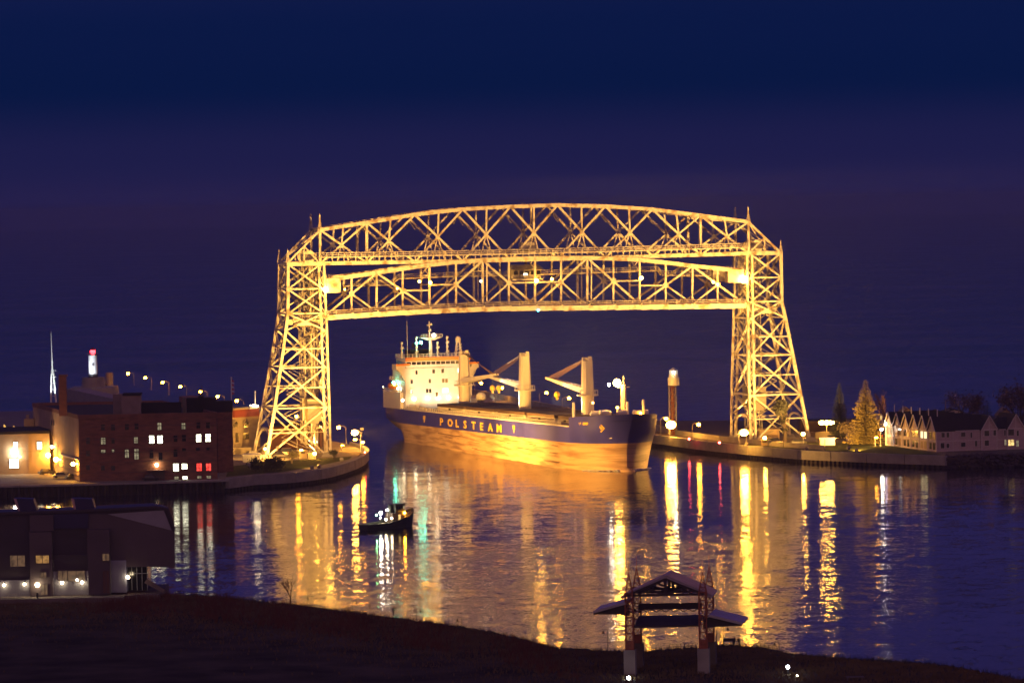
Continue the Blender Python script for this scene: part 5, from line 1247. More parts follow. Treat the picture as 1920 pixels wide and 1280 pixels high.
# right wing facing us
Q0 = K1; Q1 = G(1945, 840.5, 3); dQ = (Q1 - Q0).normalized(); nQ = V((-dQ.y, dQ.x, 0)); 
fq = lambda x, y, z: Q0 + dQ * x + nQ * y + V((0, 0, z))
def xq(px): p = PL(px, 820, Q0, nQ); return (p - Q0).dot(dQ)
wing = empty('condo_building', Q0, 'pale waterfront condo wing with two big gables at the right edge', 'building')
xe = xq(1945); z_e = 5.6
m = MB(); m.hexa([fq(.2, .2, -.1), fq(xe, .2, -.1), fq(xe, 12, -.1), fq(.2, 12, -.1)], [fq(.2, .2, z_e), fq(xe, .2, z_e), fq(xe, 12, z_e), fq(.2, 12, z_e)]); m.build('wall', siding, wing)
m = MB(); m.hexa([fq(.2, .1, z_e), fq(xe, .1, z_e), fq(xe, 12, z_e), fq(.2, 12, z_e)], [fq(.2, .1, z_e + .3), fq(xe, .1, z_e + .3), fq(xe, 12, z_e + .3), fq(.2, 12, z_e + .3)]); m.build('roof', shingle, wing)
for (c, hw, ap) in ((1854, 15, 9.2), (1904, 16, 9.4)):
    x0, xm, x1 = xq(c - hw), xq(c), xq(c + hw)
    m = MB(); m.hexa([fq(x0, -.3, z_e), fq(x1, -.3, z_e), fq(xm, -.3, ap)], [fq(x0, .2, z_e), fq(x1, .2, z_e), fq(xm, .2, ap)]); m.build('gable', siding, wing); m = MB(); m.hexa([fq(x0, -.3, 0), fq(x1, -.3, 0), fq(x1, .2, 0), fq(x0, .2, 0)], [fq(x0, -.3, z_e), fq(x1, -.3, z_e), fq(x1, .2, z_e), fq(x0, .2, z_e)]); m.build('bay_wall', siding, wing)
    m = MB()
    for xa in (x0 - .3, x1 + .3): m.hexa([fq(xa, -.7, z_e - .2), fq(xm, -.7, ap), fq(xm, 11, ap), fq(xa, 11, z_e - .2)], [fq(xa, -.7, z_e + .05), fq(xm, -.7, ap + .25), fq(xm, 11, ap + .25), fq(xa, 11, z_e + .05)])
    m.build('roof', shingle, wing)
    # side roof slope behind each gable
    m = MB(); xl = xq(c - hw - 18); m.hexa([fq(xl, .1, z_e + .3), fq(x0 + .5, .1, z_e + .3), fq(x0 + .5, 9, z_e + .3), fq(xl, 9, z_e + .3)], [fq(xl + 2, 4, z_e + 3.0), fq(xm, 4, z_e + 3.0), fq(xm, 5, z_e + 3.0), fq(xl + 2, 5, z_e + 3.0)]); m.build('roof', shingle, wing)
    m = MB()
    for (p, q) in ((fq(x0, -.75, z_e), fq(xm, -.75, ap + .1)), (fq(x1, -.75, z_e), fq(xm, -.75, ap + .1)), (fq(x0, -.36, z_e), fq(x1, -.36, z_e)), (fq(x0 + .1, -.36, 0), fq(x0 + .1, -.36, z_e)), (fq(x1 - .1, -.36, 0), fq(x1 - .1, -.36, z_e)), (fq(xm, -.36, z_e), fq(xm, -.36, ap))): m.bar(p, q, .2, .2)
    m.build('trim', trimw, wing)
m = MB()
for (p, q) in ((fq(.3, .1, 2.8), fq(xe, .1, 2.8)), (fq(.3, .1, z_e - .1), fq(xe, .1, z_e - .1)), (fq(.3, .1, .3), fq(xe, .1, .3))): m.bar(p, q, .16, .16)
for px in (1758, 1787, 1836, 1861, 1887, 1912): m.bar(fq(xq(px), .1, 0), fq(xq(px), .1, z_e), .16, .16)
m.build('trim', trimw, wing)
for px, py, w_, h_, k in ((1768, 815, 6, 9, 0), (1777, 815, 5, 9, 0), (1767, 835, 7, 10, 0), (1777, 835, 5, 8, 0), (1806, 814, 8, 8, 0), (1806, 833, 8, 8, 0), (1821, 815, 3, 10, 0), (1830, 831, 4, 10, 0), (1850, 830, 8, 10, 0), (1865, 811, 5, 10, 0), (1895, 810, 12, 12, 0), (1895, 829.5, 12, 11, 2), (1885, 829, 3, 10, 3), (1907.5, 831, 4, 11, 3), (1884, 811, 3, 10, 0), (1908, 812, 4, 10, 0), (1850, 812, 9, 10, 0)):
    window(wing, Q0 - nQ * (.32 if 1838 < px else .0) + V((0, 0, 0)), nQ, dQ, px, py, w_, h_, (glass_d, win_w, win_y, win_d)[k], trimw)
# houses beyond
def gable_house(px0, px1, ybase, yeave, yridge, dep, mt, label, roofm=shingle, win=()):
    p0 = G(px0, ybase, 3); p1 = G(px1, ybase, 3); y = p0.y; ze = P(px0, yeave, y).z; zr = P(px0, yridge, y).z; xm = (p0.x + p1.x) / 2; r = empty('house', p0, label, 'house')
    m = MB(); m.box(p0.x, p1.x, y, y + dep, 2.9, ze); m.add([(p0.x, y, ze), (p1.x, y, ze), (xm, y, zr), (p0.x, y + dep, ze), (p1.x, y + dep, ze), (xm, y + dep, zr)], [(0, 1, 2), (3, 5, 4)]); m.build('wall', mt, r)
    m = MB()
    for xa in (p0.x - .4, p1.x + .4): m.hexa([V((xa, y - .4, ze - .3)), V((xm, y - .4, zr)), V((xm, y + dep, zr)), V((xa, y + dep, ze - .3))], [V((xa, y - .4, ze)), V((xm, y - .4, zr + .25)), V((xm, y + dep, zr + .25)), V((xa, y + dep, ze))])
    m.build('roof', roofm, r)
    for (x, yy, w_, h_, k) in win: window(r, V((p0.x, y, 3)), V((0, 1, 0)), V((1, 0, 0)), x, yy, w_, h_, (glass_d, win_w, win_y, win_d)[k], trimw)
    return r
whs = mat('white_siding', (.68, .6, .55), .8, var=.1)
gable_house(1770, 1810, 815, 774, 768, 10, whs, 'white gabled house behind the roofs with small wall lights', win=((1777, 784, 3, 4, 2), (1800, 783, 3, 4, 2), (1801, 790, 6, 9, 0)))
gable_house(1749, 1772, 812, 776, 771, 10, render_w, 'low tan house with one lit window left of the white gabled house', win=((1764, 783, 3, 4, 2),))
gable_house(1874, 1900, 812, 780, 766, 10, render_w, 'ochre gabled house top behind the right condo', mat('tan_roof', (.3, .2, .1), .9))
gable_house(1690, 1716, 812, 775, 766, 10, render_w, 'small tan roofed house peeking above the gabled row', mat('tan_roof', (.3, .2, .1), .9))
gable_house(1592, 1640, 831, 795, 783, 10, whs, 'pale gabled house mostly hidden behind the golden spruce', win=((1646, 796, 3, 6, 2),))
def upole(px, y0, label, yb=815):
    p = G(px, yb, 3); t = P(px, y0, p.y); r = empty('utility_pole', p, label, 'utility pole'); m = MB(); m.tube(p, t, .22, .15, 7); m.build('pole', mat('pole_wood', (.3, .22, .17), .9), r); m = MB(); m.bar(t + V((-1.2, 0, -.8)), t + V((1.2, 0, -.8)), .15, .15); m.ball(t + V((1.4, 0, -2.4)), .3, 6); m.build('cross_arm', trunk_m, r)
upole(1773, 750, 'utility pole left of the white gabled house'); upole(1797, 751, 'utility pole in front of the right half of the white gabled house')
upole(1649, 760, 'slim pole with small lamp right of the golden spruce')
# lit sign tower, red sign
sg = empty('shop_sign', G(1664, 835, 3), 'bright bluish white box sign at the left end of the gabled row', 'sign')
p = G(1664, 835, 3); z0 = P(1664, 797, p.y).z; z1 = P(1664, 788, p.y).z
MB().box(p.x - .75, p.x + .95, p.y - .5, p.y - .1, z0, z1).build('sign_face', sign_b, sg); MB().box(p.x - .3, p.x + .3, p.y - .35, p.y - .15, 3, z0).build('post', trimw, sg)
MB().box(p.x - .9, p.x + 1.05, p.y - .1, p.y + .1, z0 - .15, z1 + .15).build('sign_back', dark, sg)
rs = empty('shop_sign', G(1649, 828, 3), 'small red neon sign between spruce and townhouses', 'sign')
p = G(1649, 828, 3); z0 = P(1649, 817.5, p.y).z; z1 = P(1649, 814.5, p.y).z; nm = emis('red_neon', (1, .05, .03), 6)
MB().box(p.x - 1.1, p.x + 1.1, p.y, p.y + .15, z0 - .15, z1 + .2).build('sign_board', dark, rs); MB().bar((p.x, p.y + .08, 3), (p.x, p.y + .08, z0), .15, .15).build('post', steel_d, rs)
m = MB()
for k in range(6): x_ = p.x - .95 + k * .34; m.box(x_, x_ + .06, p.y - .05, p.y - .01, z0, z1); m.box(x_ + .08, x_ + .22, p.y - .05, p.y - .01, z0 + (k % 3) * .14, z0 + .07 + (k % 3) * .14)
m.build('lettering', nm, rs)
cp = G(1650, 832, 3); lit = block('lit_storefront', 1644, 778, 1656, 800, 3, white_p, 'narrow storefront with two stacked yellow lit windows right of the golden spruce', 'building')
MB().box(P(1650.5, 790, lit[1]).x, P(1653.5, 790, lit[1]).x, lit[1] - .06, lit[1] - .01, P(1650, 786, lit[1]).z, P(1650, 779.5, lit[1]).z).build('window', win_y, lit[0])
MB().box(P(1645, 790, lit[1]).x, P(1649, 790, lit[1]).x, lit[1] - .06, lit[1] - .01, P(1650, 800, lit[1]).z, P(1650, 792, lit[1]).z).build('window', win_y, lit[0])

# ---------------------------------------------------------------- tug boat
t0_, t1_ = G(681, 994, 0), G(773, 985.5, 0); dT = (t1_ - t0_); LTg = dT.length; dT.normalize(); nT = V((-dT.y, dT.x, 0)); sT = LTg
tug = empty('tug_boat', (t0_ + t1_) / 2, 'small dark tug boat with bright deck lights on the harbour water', 'boat')
ft = lambda x, y, z: t0_ + dT * x + nT * y + V((0, 0, z))
m = MB(); st_s = [0, .08, .2, .4, .6, .75, .88, .96, 1.0]; hbw = [1.5, 1.9, 2.2, 2.3, 2.2, 1.9, 1.3, .7, .05]; dz_ = [1.25, 1.2, 1.2, 1.35, 1.75, 2.35, 3.1, 3.7, 4.0]
k0 = len(m.v); NZ = 4
for sgn in (1, -1):
    k0 = len(m.v)
    for s_, b_, d_ in zip(st_s, hbw, dz_):
        for j in range(NZ + 1):
            f = j / NZ; m.v.append(tuple(ft((s_ + (.035 * f if s_ > .7 else 0)) * LTg, sgn * b_ * (.82 + .18 * f), -.3 + (d_ + .3) * f)))
    for i in range(len(st_s) - 1):
        for j in range(NZ): m.f.append((k0 + i * (NZ + 1) + j, k0 + (i + 1) * (NZ + 1) + j, k0 + (i + 1) * (NZ + 1) + j + 1, k0 + i * (NZ + 1) + j + 1)); m.m.append(0)
for i in range(len(st_s) - 1): m.add([ft(st_s[i] * LTg, hbw[i], dz_[i] - .5), ft(st_s[i + 1] * LTg, hbw[i + 1], dz_[i + 1] - .5), ft(st_s[i + 1] * LTg, -hbw[i + 1], dz_[i + 1] - .5), ft(st_s[i] * LTg, -hbw[i], dz_[i] - .5)], [(0, 1, 2, 3)]); m.m[-1] = 1
m.add([ft(0, 1.5, 1.25), ft(0, -1.5, 1.25), ft(0, -1.25, -.3), ft(0, 1.25, -.3)], [(0, 1, 2, 3)])
m.build('hull', [tugh, mat('tug_deck', (.4, .33, .22), .7)], tug)
m = MB()
for sgn in (1, -1):
    for i in range(len(st_s) - 1): m.bar(ft(st_s[i] * LTg, sgn * hbw[i], dz_[i]), ft(st_s[i + 1] * LTg, sgn * hbw[i + 1], dz_[i + 1]), .22, .22)
m.build('rub_rail', tugh, tug)
m = MB(); m.hexa([ft(.52 * LTg, -1.3, 1.0), ft(.78 * LTg, -1.2, 1.3), ft(.78 * LTg, 1.2, 1.3), ft(.52 * LTg, 1.3, 1.0)], [ft(.53 * LTg, -1.2, 3.3), ft(.77 * LTg, -1.1, 3.4), ft(.77 * LTg, 1.1, 3.4), ft(.53 * LTg, 1.2, 3.3)]); m.build('deckhouse', mat('tug_house', (.09, .06, .045), .6), tug)
m = MB(); m.hexa([ft(.60 * LTg, -1.0, 3.35), ft(.79 * LTg, -.95, 3.35), ft(.79 * LTg, .95, 3.35), ft(.60 * LTg, 1.0, 3.35)], [ft(.60 * LTg, -1.05, 5.1), ft(.80 * LTg, -1, 5.1), ft(.80 * LTg, 1, 5.1), ft(.60 * LTg, 1.05, 5.1)]); m.build('wheelhouse', tugh, tug)
for k in range(4):
    m = MB(); x = (.615 + k * .046) * LTg; m.hexa([ft(x, -1.06, 4.1), ft(x + .5, -1.05, 4.1), ft(x + .5, -1.02, 4.1), ft(x, -1.03, 4.1)], [ft(x, -1.08, 4.8), ft(x + .5, -1.07, 4.8), ft(x + .5, -1.03, 4.8), ft(x, -1.04, 4.8)]); m.build('window', win_d if k == 3 else glass_d, tug)
m = MB(); m.hexa([ft(.58 * LTg, -1.3, 5.1), ft(.82 * LTg, -1.2, 5.1), ft(.82 * LTg, 1.2, 5.1), ft(.58 * LTg, 1.3, 5.1)], [ft(.58 * LTg, -1.3, 5.25), ft(.82 * LTg, -1.2, 5.25), ft(.82 * LTg, 1.2, 5.25), ft(.58 * LTg, 1.3, 5.25)]); m.build('wheelhouse_roof', tugh, tug)
m = MB(); m.tube(ft(.55 * LTg, 0, 3.3), ft(.55 * LTg, 0, 4.9), .4, .4, 10); m.build('funnel', tugh, tug)
m = MB(); m.tube(ft(.66 * LTg, 0, 5.2), ft(.66 * LTg, 0, 7.8), .07, .04, 6); m.build('mast', steel_d, tug)
m = MB(); m.hexa([ft(.64 * LTg, -1.33, 1.4), ft(.68 * LTg, -1.33, 1.4), ft(.68 * LTg, -1.25, 1.4), ft(.64 * LTg, -1.25, 1.4)], [ft(.64 * LTg, -1.33, 2.9), ft(.68 * LTg, -1.33, 2.9), ft(.68 * LTg, -1.25, 2.9), ft(.64 * LTg, -1.25, 2.9)]); m.build('door', win_y, tug)
for (x, y, r, g, off) in ((714, 961.5, .36, glow_w, 0), (713, 970, .14, glow_w, -1), (726, 955.5, .2, glow_w, 0), (723.5, 973.5, .26, glow_wd, -1.7), (734.5, 971, .24, glow_wd, -1.9), (758.5, 961, .24, glow_s, -1.2)):
    p = PL(x, y, t0_ + nT * off, nT); m = MB(); m.ball(p, r, 8); m.build('deck_light', g, tug); m = MB(); m.tube(p, V((p.x, p.y, 1.0)), .04, .04, 5); m.build('lamp_post', steel_d, tug)
# green light low on the tug's port side, facing the water
p = PL(706, 965, t0_ - nT * 1, nT); m = MB(); m.ball(p, .14, 6); m.build('deck_light', emis('green_side_light', (.25, 1, .3), 120), tug)

# ---------------------------------------------------------------- people
def person(o, label, c_top, c_leg, lean=0, face=0, arm=.3, h=1.75, group=None, par=None):
    # one skinned figure: skeleton edges grown into a body
    k = h / 1.75; me = bpy.data.meshes.new('person')
    vs = [(0, 0, .95), (0, 0, 1.2), (0, 0, 1.42), (0, .01, 1.52), (0, .03, 1.62), (0, .02, 1.72), (.1, 0, .92), (.12, .03, .5), (.12, 0, .08), (.12, .14, .04), (-.1, 0, .92), (-.14, -.06, .5), (-.14, -.1, .08), (-.14, .04, .04), (.19, 0, 1.4), (.25, .02, 1.12), (.24, arm * .5, .9), (.23, arm * .6, .82), (-.19, 0, 1.4), (-.26, .0, 1.12), (-.24, .1 + arm * .2, .9), (-.23, .13 + arm * .2, .82)]
    es = [(0, 1), (1, 2), (2, 3), (3, 4), (4, 5), (0, 6), (6, 7), (7, 8), (8, 9), (0, 10), (10, 11), (11, 12), (12, 13), (2, 14), (14, 15), (15, 16), (16, 17), (2, 18), (18, 19), (19, 20), (20, 21)]
    rd = [.15, .15, .14, .065, .11, .09, .1, .075, .05, .045, .1, .075, .05, .045, .07, .05, .04, .045, .07, .05, .04, .045]
    me.from_pydata([(a * k, b * k, c * k) for a, b, c in vs], es, []); ob = bpy.data.objects.new('tmp_person', me); col.objects.link(ob)
    sk = ob.modifiers.new('s', 'SKIN'); 
    for i, v in enumerate(me.skin_vertices[0].data): v.radius = (rd[i] * k, rd[i] * k * .85)
    me.skin_vertices[0].data[0].use_root = True
    sb = ob.modifiers.new('b', 'SUBSURF'); sb.levels = 1; sb.render_levels = 1
    dg = bpy.context.evaluated_depsgraph_get(); m2 = bpy.data.meshes.new_from_object(ob.evaluated_get(dg)); bpy.data.objects.remove(ob)
    m2.materials.clear(); m2.materials.append(c_top); m2.materials.append(c_leg); m2.materials.append(mat('skin', (.4, .22, .15), .7))
    for p_ in m2.polygons: z = p_.center.z / k; p_.material_index = 1 if z < .92 else (2 if z > 1.5 else 0); p_.use_smooth = True
    r = bpy.data.objects.new('person', m2); col.objects.link(r); r.location = o; r.rotation_euler = (0, 0, face); m2.name = 'person'
    tag(r, label, 'person', group)
    return r

# ---------------------------------------------------------------- foreground park
shore_px = [(-120, 1122), (0, 1119), (100, 1115), (207, 1112), (277, 1106), (310, 1114), (413, 1121), (493, 1131), (563, 1137), (640, 1148), (740, 1161), (867, 1178), (920, 1187), (967, 1198), (1043, 1217), (1133, 1223), (1200, 1224), (1309, 1217), (1345, 1213), (1382, 1212), (1420, 1216), (1455, 1222), (1476, 1228), (1600, 1237), (1700, 1244), (1780, 1251), (1870, 1267), (1925, 1279), (2100, 1310)]
CREST = 1.8
cp_ = [G(x, y, CREST) for x, y in shore_px]; cxs = np.array([p.x for p in cp_]); cys = np.array([p.y for p in cp_])
order = np.argsort(cxs); cxs = cxs[order]; cys = cys[order]
def shoreY(x): return float(np.interp(x, cxs, cys))
def nz(x, y, s): 
    from mathutils import noise
    return noise.noise(V((x * s, y * s, 3.1)))
def ground_z(x, y):
    d = shoreY(x) - y
    if d < 0: return CREST + d * .55 + nz(x, y, .5) * .25
    z = CREST + .25 * min(1, d / 6) * 1 + nz(x, y, .12) * .18 * min(1, d / 5) + nz(x, y, .6) * .07
    return z
gx = np.linspace(-120, 120, 300); rows = [7, 5, 3.5, 2.4, 1.6, .9, .3, -.2, -.8, -1.5, -2.5, -4, -6, -8, -11, -14, -18, -22, -27, -33, -40, -50, -62, -76, -92, -110, -140, -180, -240]
vs = []; fs = []
for x in gx:
    sy = shoreY(x)
    for r_ in rows: vs.append((float(x), sy + r_, ground_z(float(x), sy + r_)))
nr = len(rows)
for i in range(len(gx) - 1):
    for j in range(nr - 1): fs.append((i * nr + j, i * nr + j + 1, (i + 1) * nr + j + 1, (i + 1) * nr + j))
m = MB(); m.add(vs, fs); tag(m.build('ground', earth, smooth=True), kind='structure')
def rk():
    x = rng.uniform(-60, 100); d = abs(rng.gauss(0, 1.3)) - .8; y = shoreY(x) + d * 1.2; return V((x, y, ground_z(x, y) + .05))
rocks('riprap', rk, 1500, .25, .62, mat('shore_rock', (.06, .045, .035), .95, var=.5))
# dry grass and weeds
def tufts(name, n, fn, h0, h1, mt, w_=.05):
    v = []; f = []
    for i in range(n):
        x, y = fn(); z = ground_z(x, y); h = rng.uniform(h0, h1); a = rng.uniform(0, 6.28)
        for b in range(3):
            a += 2.1; lx, ly = math.cos(a) * h * rng.uniform(.1, .5), math.sin(a) * h * rng.uniform(.1, .5); k = len(v); v += [(x - w_, y, z - .05), (x + w_, y, z - .05), (x + lx, y + ly, z + h)]; f.append((k, k + 1, k + 2))
    me = bpy.data.meshes.new(name); me.from_pydata(v, [], f); me.materials.append(mt); o = bpy.data.objects.new(name, me); col.objects.link(o); return tag(o, kind='stuff')
def tf(): x = rng.uniform(-92, 95); d = abs(rng.gauss(0, 1)) * 32 + .5; return x, shoreY(x) - d
tufts('dry_grass', 36000, tf, .15, .6, mat('dry_grass', (.19, .13, .06), 1, 0, .5, .3, spec=.05), .06)
def tf2(): x = rng.choice((-70, -66, -52, -40, -28, -15, 2)) + rng.gauss(0, 3); d = rng.uniform(3, 45); return x, shoreY(x) - d
tufts('reeds', 2500, tf2, .7, 1.7, mat('reddish_weeds', (.16, .06, .03), 1, 0, .4, .3, spec=.05), .05)
def tf3(): x = rng.uniform(-50, 92); return x, shoreY(x) + rng.uniform(-1.2, .6)
tufts('weeds', 1800, tf3, .3, 1.2, dleaf, .03)
# bare trees and saplings at the water's edge
def sapling(px, y0, y1, w_, label, seed, bare=True, name='bare_tree'):
    p = G(px, y1, 1.9); leafy(px, y1, y0, w_, label, mat('dark_twigs', (.06, .035, .025), .95), seed, z=1.85, bare=True, name=name, cat='tree')
sapling(545, 1083, 1136, 46, 'spreading bare tree on the bank silhouetted against golden water', 21)
for (x, y0, y1, w_, lab, sd_) in ((652, 1133, 1152, 18, 'small bushy bare shrub right of the big bare tree on the bank'), ) if False else ():
    pass
for i, (x, y0, y1, w_, lab) in enumerate(((651, 1134, 1151, 22, 'low twiggy shrub on the bank right of the big bare tree'), (676, 1143, 1156, 20, 'small dark shrub beside the low twiggy one on the bank'), (694, 1126, 1160, 6, 'thin bare sapling left of the pair in front of the green reflection'), (738, 1134, 1165, 14, 'forked bare sapling below the tug boat reflection'), (779, 1138, 1168, 8, 'thin upright sapling between the forked one and the lamp pair'), (577, 1115, 1139, 7, 'thin sapling just right of the big bare tree'), (793, 1140, 1168, 7, 'thin sapling immediately left of the curved lamp pair'))):
    sapling(x, y0, y1, w_, lab, 30 + i, name='sapling')
def park_lamp(px, y0, y1, label, crook=1):
    p = G(px, y1, 1.9); t = P(px, y0, p.y); r = empty('park_lamp', p, label, 'lamp post', 'unlit park lamps along the shore'); m = MB(); m.tube(p, V((p.x, p.y, t.z - .3)), .06, .05, 6)
    pts = [V((p.x + crook * .35 * (1 - math.cos(a)), p.y, t.z - .3 + .3 * math.sin(a))) for a in [i * math.pi / 6 for i in range(7)]]; m.path(pts, .035, 5); m.build('pole', dark, r)
    q = pts[-1]; m = MB(); m.hexa([q + V((a * .22, b * .22, -.42)) for a, b in ((-1, -1), (1, -1), (1, 1), (-1, 1))], [q + V((a * .07, b * .07, .0)) for a, b in ((-1, -1), (1, -1), (1, 1), (-1, 1))]); m.build('lamp_shade', dark, r)
for (x, y0, y1, lab, ck_) in ((1140, 1178, 1224, 'unlit crook lamp post left of the pavilion', -1), (1357, 1172, 1214, 'unlit crook lamp post just right of the pavilion', 1), (1344, 1186, 1214, 'short unlit lamp post closest to the right pavilion pillar', 1), (1461, 1200, 1224, 'unlit lamp post at the far right end of the railing', -1), (661, 1124, 1152, 'unlit lamp post by the low twiggy shrub', 1), (866, 1156, 1180, 'unlit curved lamp post on the bank left of the pavilion', -1), (781, 1140, 1169, 'unlit lamp post beside the thin saplings', 1)):
    park_lamp(x, y0, y1, lab, ck_)
m = MB(); p = G(1343, 1216, 1.9); t = P(1343, 1073, p.y); r = empty('park_mast', p, 'very thin tall mast beside the right pavilion pillar', 'pole'); m.tube(p, t, .05, .03, 6); m.build('pole', dark, r)
def fence(px0, y0, px1, y1, n, label, h=1.1):
    a, b = G(px0, y0, 1.85), G(px1, y1, 1.85); r = empty('railing_fence', a, label, 'railing')
    for k in range(n + 1): p = lerp(a, b, k / n); m = MB(); m.bar(p - V((0, 0, .3)), p + V((0, 0, h)), .09, .09); m.build('post', dark, r)
    for z in (.35, .7, 1.05): m = MB(); m.bar(a + V((0, 0, z)), b + V((0, 0, z)), .05, .05); m.build('rail', dark, r)
fence(1255, 1220, 1305, 1217, 7, 'dark railing seen under the pavilion between its pillars'); fence(1396, 1214, 1457, 1223, 8, 'dark railing on the shore right of the two people')
fence(330, 1118, 420, 1124, 12, 'thin dark railing on the bank right of the angular building'); fence(430, 1127, 520, 1136, 10, 'thin dark railing on the bank left of the big bare tree')
pp = G(1377, 1213, 1.95); person(V((pp.x, pp.y, 1.95)), 'person in dark clothes on the shore, the left one of the standing pair', black_m, dark, face=.4)
pp = G(1385, 1213.5, 1.95); person(V((pp.x, pp.y, 1.95)), 'person in dark clothes on the shore, the right one of the standing pair', black_m, dark, face=2.6, arm=.6)
bn = G(1366, 1214, 1.95); bq = empty('park_bench', bn, 'dark bench like sculpture left of the two people', 'bench'); m = MB(); pr = None
m.box(bn.x - .9, bn.x - .7, bn.y, bn.y + .4, 1.8, 3.2); m.box(bn.x + .6, bn.x + .8, bn.y, bn.y + .4, 1.8, 3.0); m.build('leg', dark, bq); MB().box(bn.x - .9, bn.x + .8, bn.y - .05, bn.y + .45, 3.0, 3.45).build('seat', dark, bq)
cn = G(1202, 1225, 1.9); st_ = empty('viewer', cn, 'small coin viewer on a stand right of the left pavilion pillar', 'viewer'); MB().tube(cn - V((0, 0, .2)), cn + V((0, 0, .9)), .12, .1, 8).build('stand', dark, st_); m = MB(); m.ball(cn + V((0, 0, 1.05)), .28, 8); m.build('head', dark, st_)

# pavilion shaped like the lift bridge
GA = G(1182, 1268, 1.7); GBr = G(1321, 1268, 1.7); Gf = G(1196.5, 1254.5, 1.7)
gx_ = GBr - GA; gx_ = V((gx_.x, 0, 0)); WG = gx_.length; gd = Gf - GA; DG = gd.length; gyd = V((gd.x, gd.y, 0)).normalized()
fg = lambda x, y, z: GA + V((1, 0, 0)) * x + gyd * y + V((0, 0, z))
pav = empty('park_pavilion', GA, 'open park pavilion shaped like a small lift bridge with rusty lattice towers', 'pavilion')
def zof(py, px=1182): return P(px, py, GA.y).z - 1.7
zb1 = zof(1217); zt1 = zof(1112); ztip = zof(1068)
for ix, x in enumerate((0, WG)):
    for iy, y in enumerate((0, DG)):
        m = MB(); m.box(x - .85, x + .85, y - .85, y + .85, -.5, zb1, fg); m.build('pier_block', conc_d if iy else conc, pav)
        m = MB(); w_ = .55
        for a, b in ((-1, -1), (1, -1), (1, 1), (-1, 1)):
            m.bar(fg(x + a * w_, y + b * w_, zb1), fg(x + a * w_, y + b * w_, zt1), .16, .16); m.bar(fg(x + a * w_, y + b * w_, zt1), fg(x, y, ztip - .5), .11, .11)
        n = int((zt1 - zb1) / 1.1)
        for k in range(n + 1):
            z0 = zb1 + k * (zt1 - zb1) / n; z1 = zb1 + (k + 1) * (zt1 - zb1) / n
            for (a, b) in (((-1, -1), (1, -1)), ((1, -1), (1, 1)), ((1, 1), (-1, 1)), ((-1, 1), (-1, -1))):
                m.bar(fg(x + a[0] * w_, y + a[1] * w_, z0), fg(x + b[0] * w_, y + b[1] * w_, z0), .11, .11)
                if k < n: m.bar(fg(x + a[0] * w_, y + a[1] * w_, z0), fg(x + b[0] * w_, y + b[1] * w_, z1), .09, .09); m.bar(fg(x + b[0] * w_, y + b[1] * w_, z0), fg(x + a[0] * w_, y + a[1] * w_, z1), .09, .09)
        for k in range(3):
            f0 = k / 4; s0 = w_ * (1 - f0); zz = zt1 + (ztip - .5 - zt1) * f0; zz2 = zt1 + (ztip - .5 - zt1) * (f0 + .25); s2 = w_ * (1 - f0 - .25)
            for (a, b) in (((-1, -1), (1, -1)), ((1, -1), (1, 1)), ((1, 1), (-1, 1)), ((-1, 1), (-1, -1))): m.bar(fg(x + a[0] * s0, y + a[1] * s0, zz), fg(x + b[0] * s2, y + b[1] * s2, zz2), .07, .07); m.bar(fg(x + a[0] * s0, y + a[1] * s0, zz), fg(x + b[0] * s0, y + b[1] * s0, zz), .07, .07)
        m.bar(fg(x, y, ztip - .6), fg(x, y, ztip + 1.2), .06, .06)
        m.box(x - .6, x + .6, y - .6, y + .6, zb1, zb1 + 1.3, fg); m.build('lattice_tower', rust, pav)
# gable roof
def px2x(px, py=1100): return P(px, py, GA.y - .6).x - GA.x
xm_ = px2x(1248); xa = px2x(1163, 1120); xb = px2x(1334.5, 1118); zr_ = zof(1080); ze_ = zof(1119)
def slab(name, pts, th, mt, par=pav):
    m = MB(); m.hexa([p - V((0, 0, th)) for p in pts], pts); return m.build(name, mt, par)
y0g, y1g = .8, DG - .8
for sgn, xe_ in ((-1, xa), (1, xb)):
    seams = 12
    slab('roof', [fg(xm_, y0g, zr_), fg(xe_, y0g, ze_), fg(xe_, y1g, ze_), fg(xm_, y1g, zr_)][::(1 if sgn > 0 else -1)], .22, roofmetal)
    m = MB()
    for k in range(seams + 1): y_ = y0g + (y1g - y0g) * k / seams; m.bar(fg(xm_, y_, zr_ + .04), fg(xe_, y_, ze_ + .04), .05, .08)
    m.build('roof_seam', roofmetal, pav)
    m = MB(); m.bar(fg(xm_, y0g - .05, zr_ - .15), fg(xe_, y0g - .05, ze_ - .15), .12, .4); m.build('fascia', mat('light_fascia', (.42, .38, .38), .6), pav)
m = MB(); m.bar(fg(xm_, y0g, zr_ + .05), fg(xm_, y1g, zr_ + .05), .3, .15); m.build('ridge_cap', roofmetal, pav)
# gable trusses
zt_ = zof(1115.5)
for y_ in (-.2, DG * .5, DG + .2):
    m = MB(); m.bar(fg(0, y_, zt_), fg(WG, y_, zt_), .2, .35); m.bar(fg(xm_, y_, zt_), fg(xm_, y_, zr_ - .4), .45, .35)
    for k in (-1, 1):
        xx = xa if k < 0 else xb; m.bar(fg(xm_, y_, zr_ - .5), fg(xx * .9 + xm_ * .1, y_, ze_ + .1), .25, .35)
        m.bar(fg(xm_, y_, zt_), fg(xm_ + k * 2.6, y_, zr_ - 1.9), .25, .3); m.bar(fg(xm_ + k * 2.6, y_, zr_ - 1.9), fg(xm_ + k * 2.6, y_, zt_), .2, .2)
        m.bar(fg(xm_ + k * 4.2, y_, zt_), fg(xm_ + k * 2.6, y_, zr_ - 2.0), .2, .25)
    m.build('roof_truss', wood, pav)
y0g = -.6
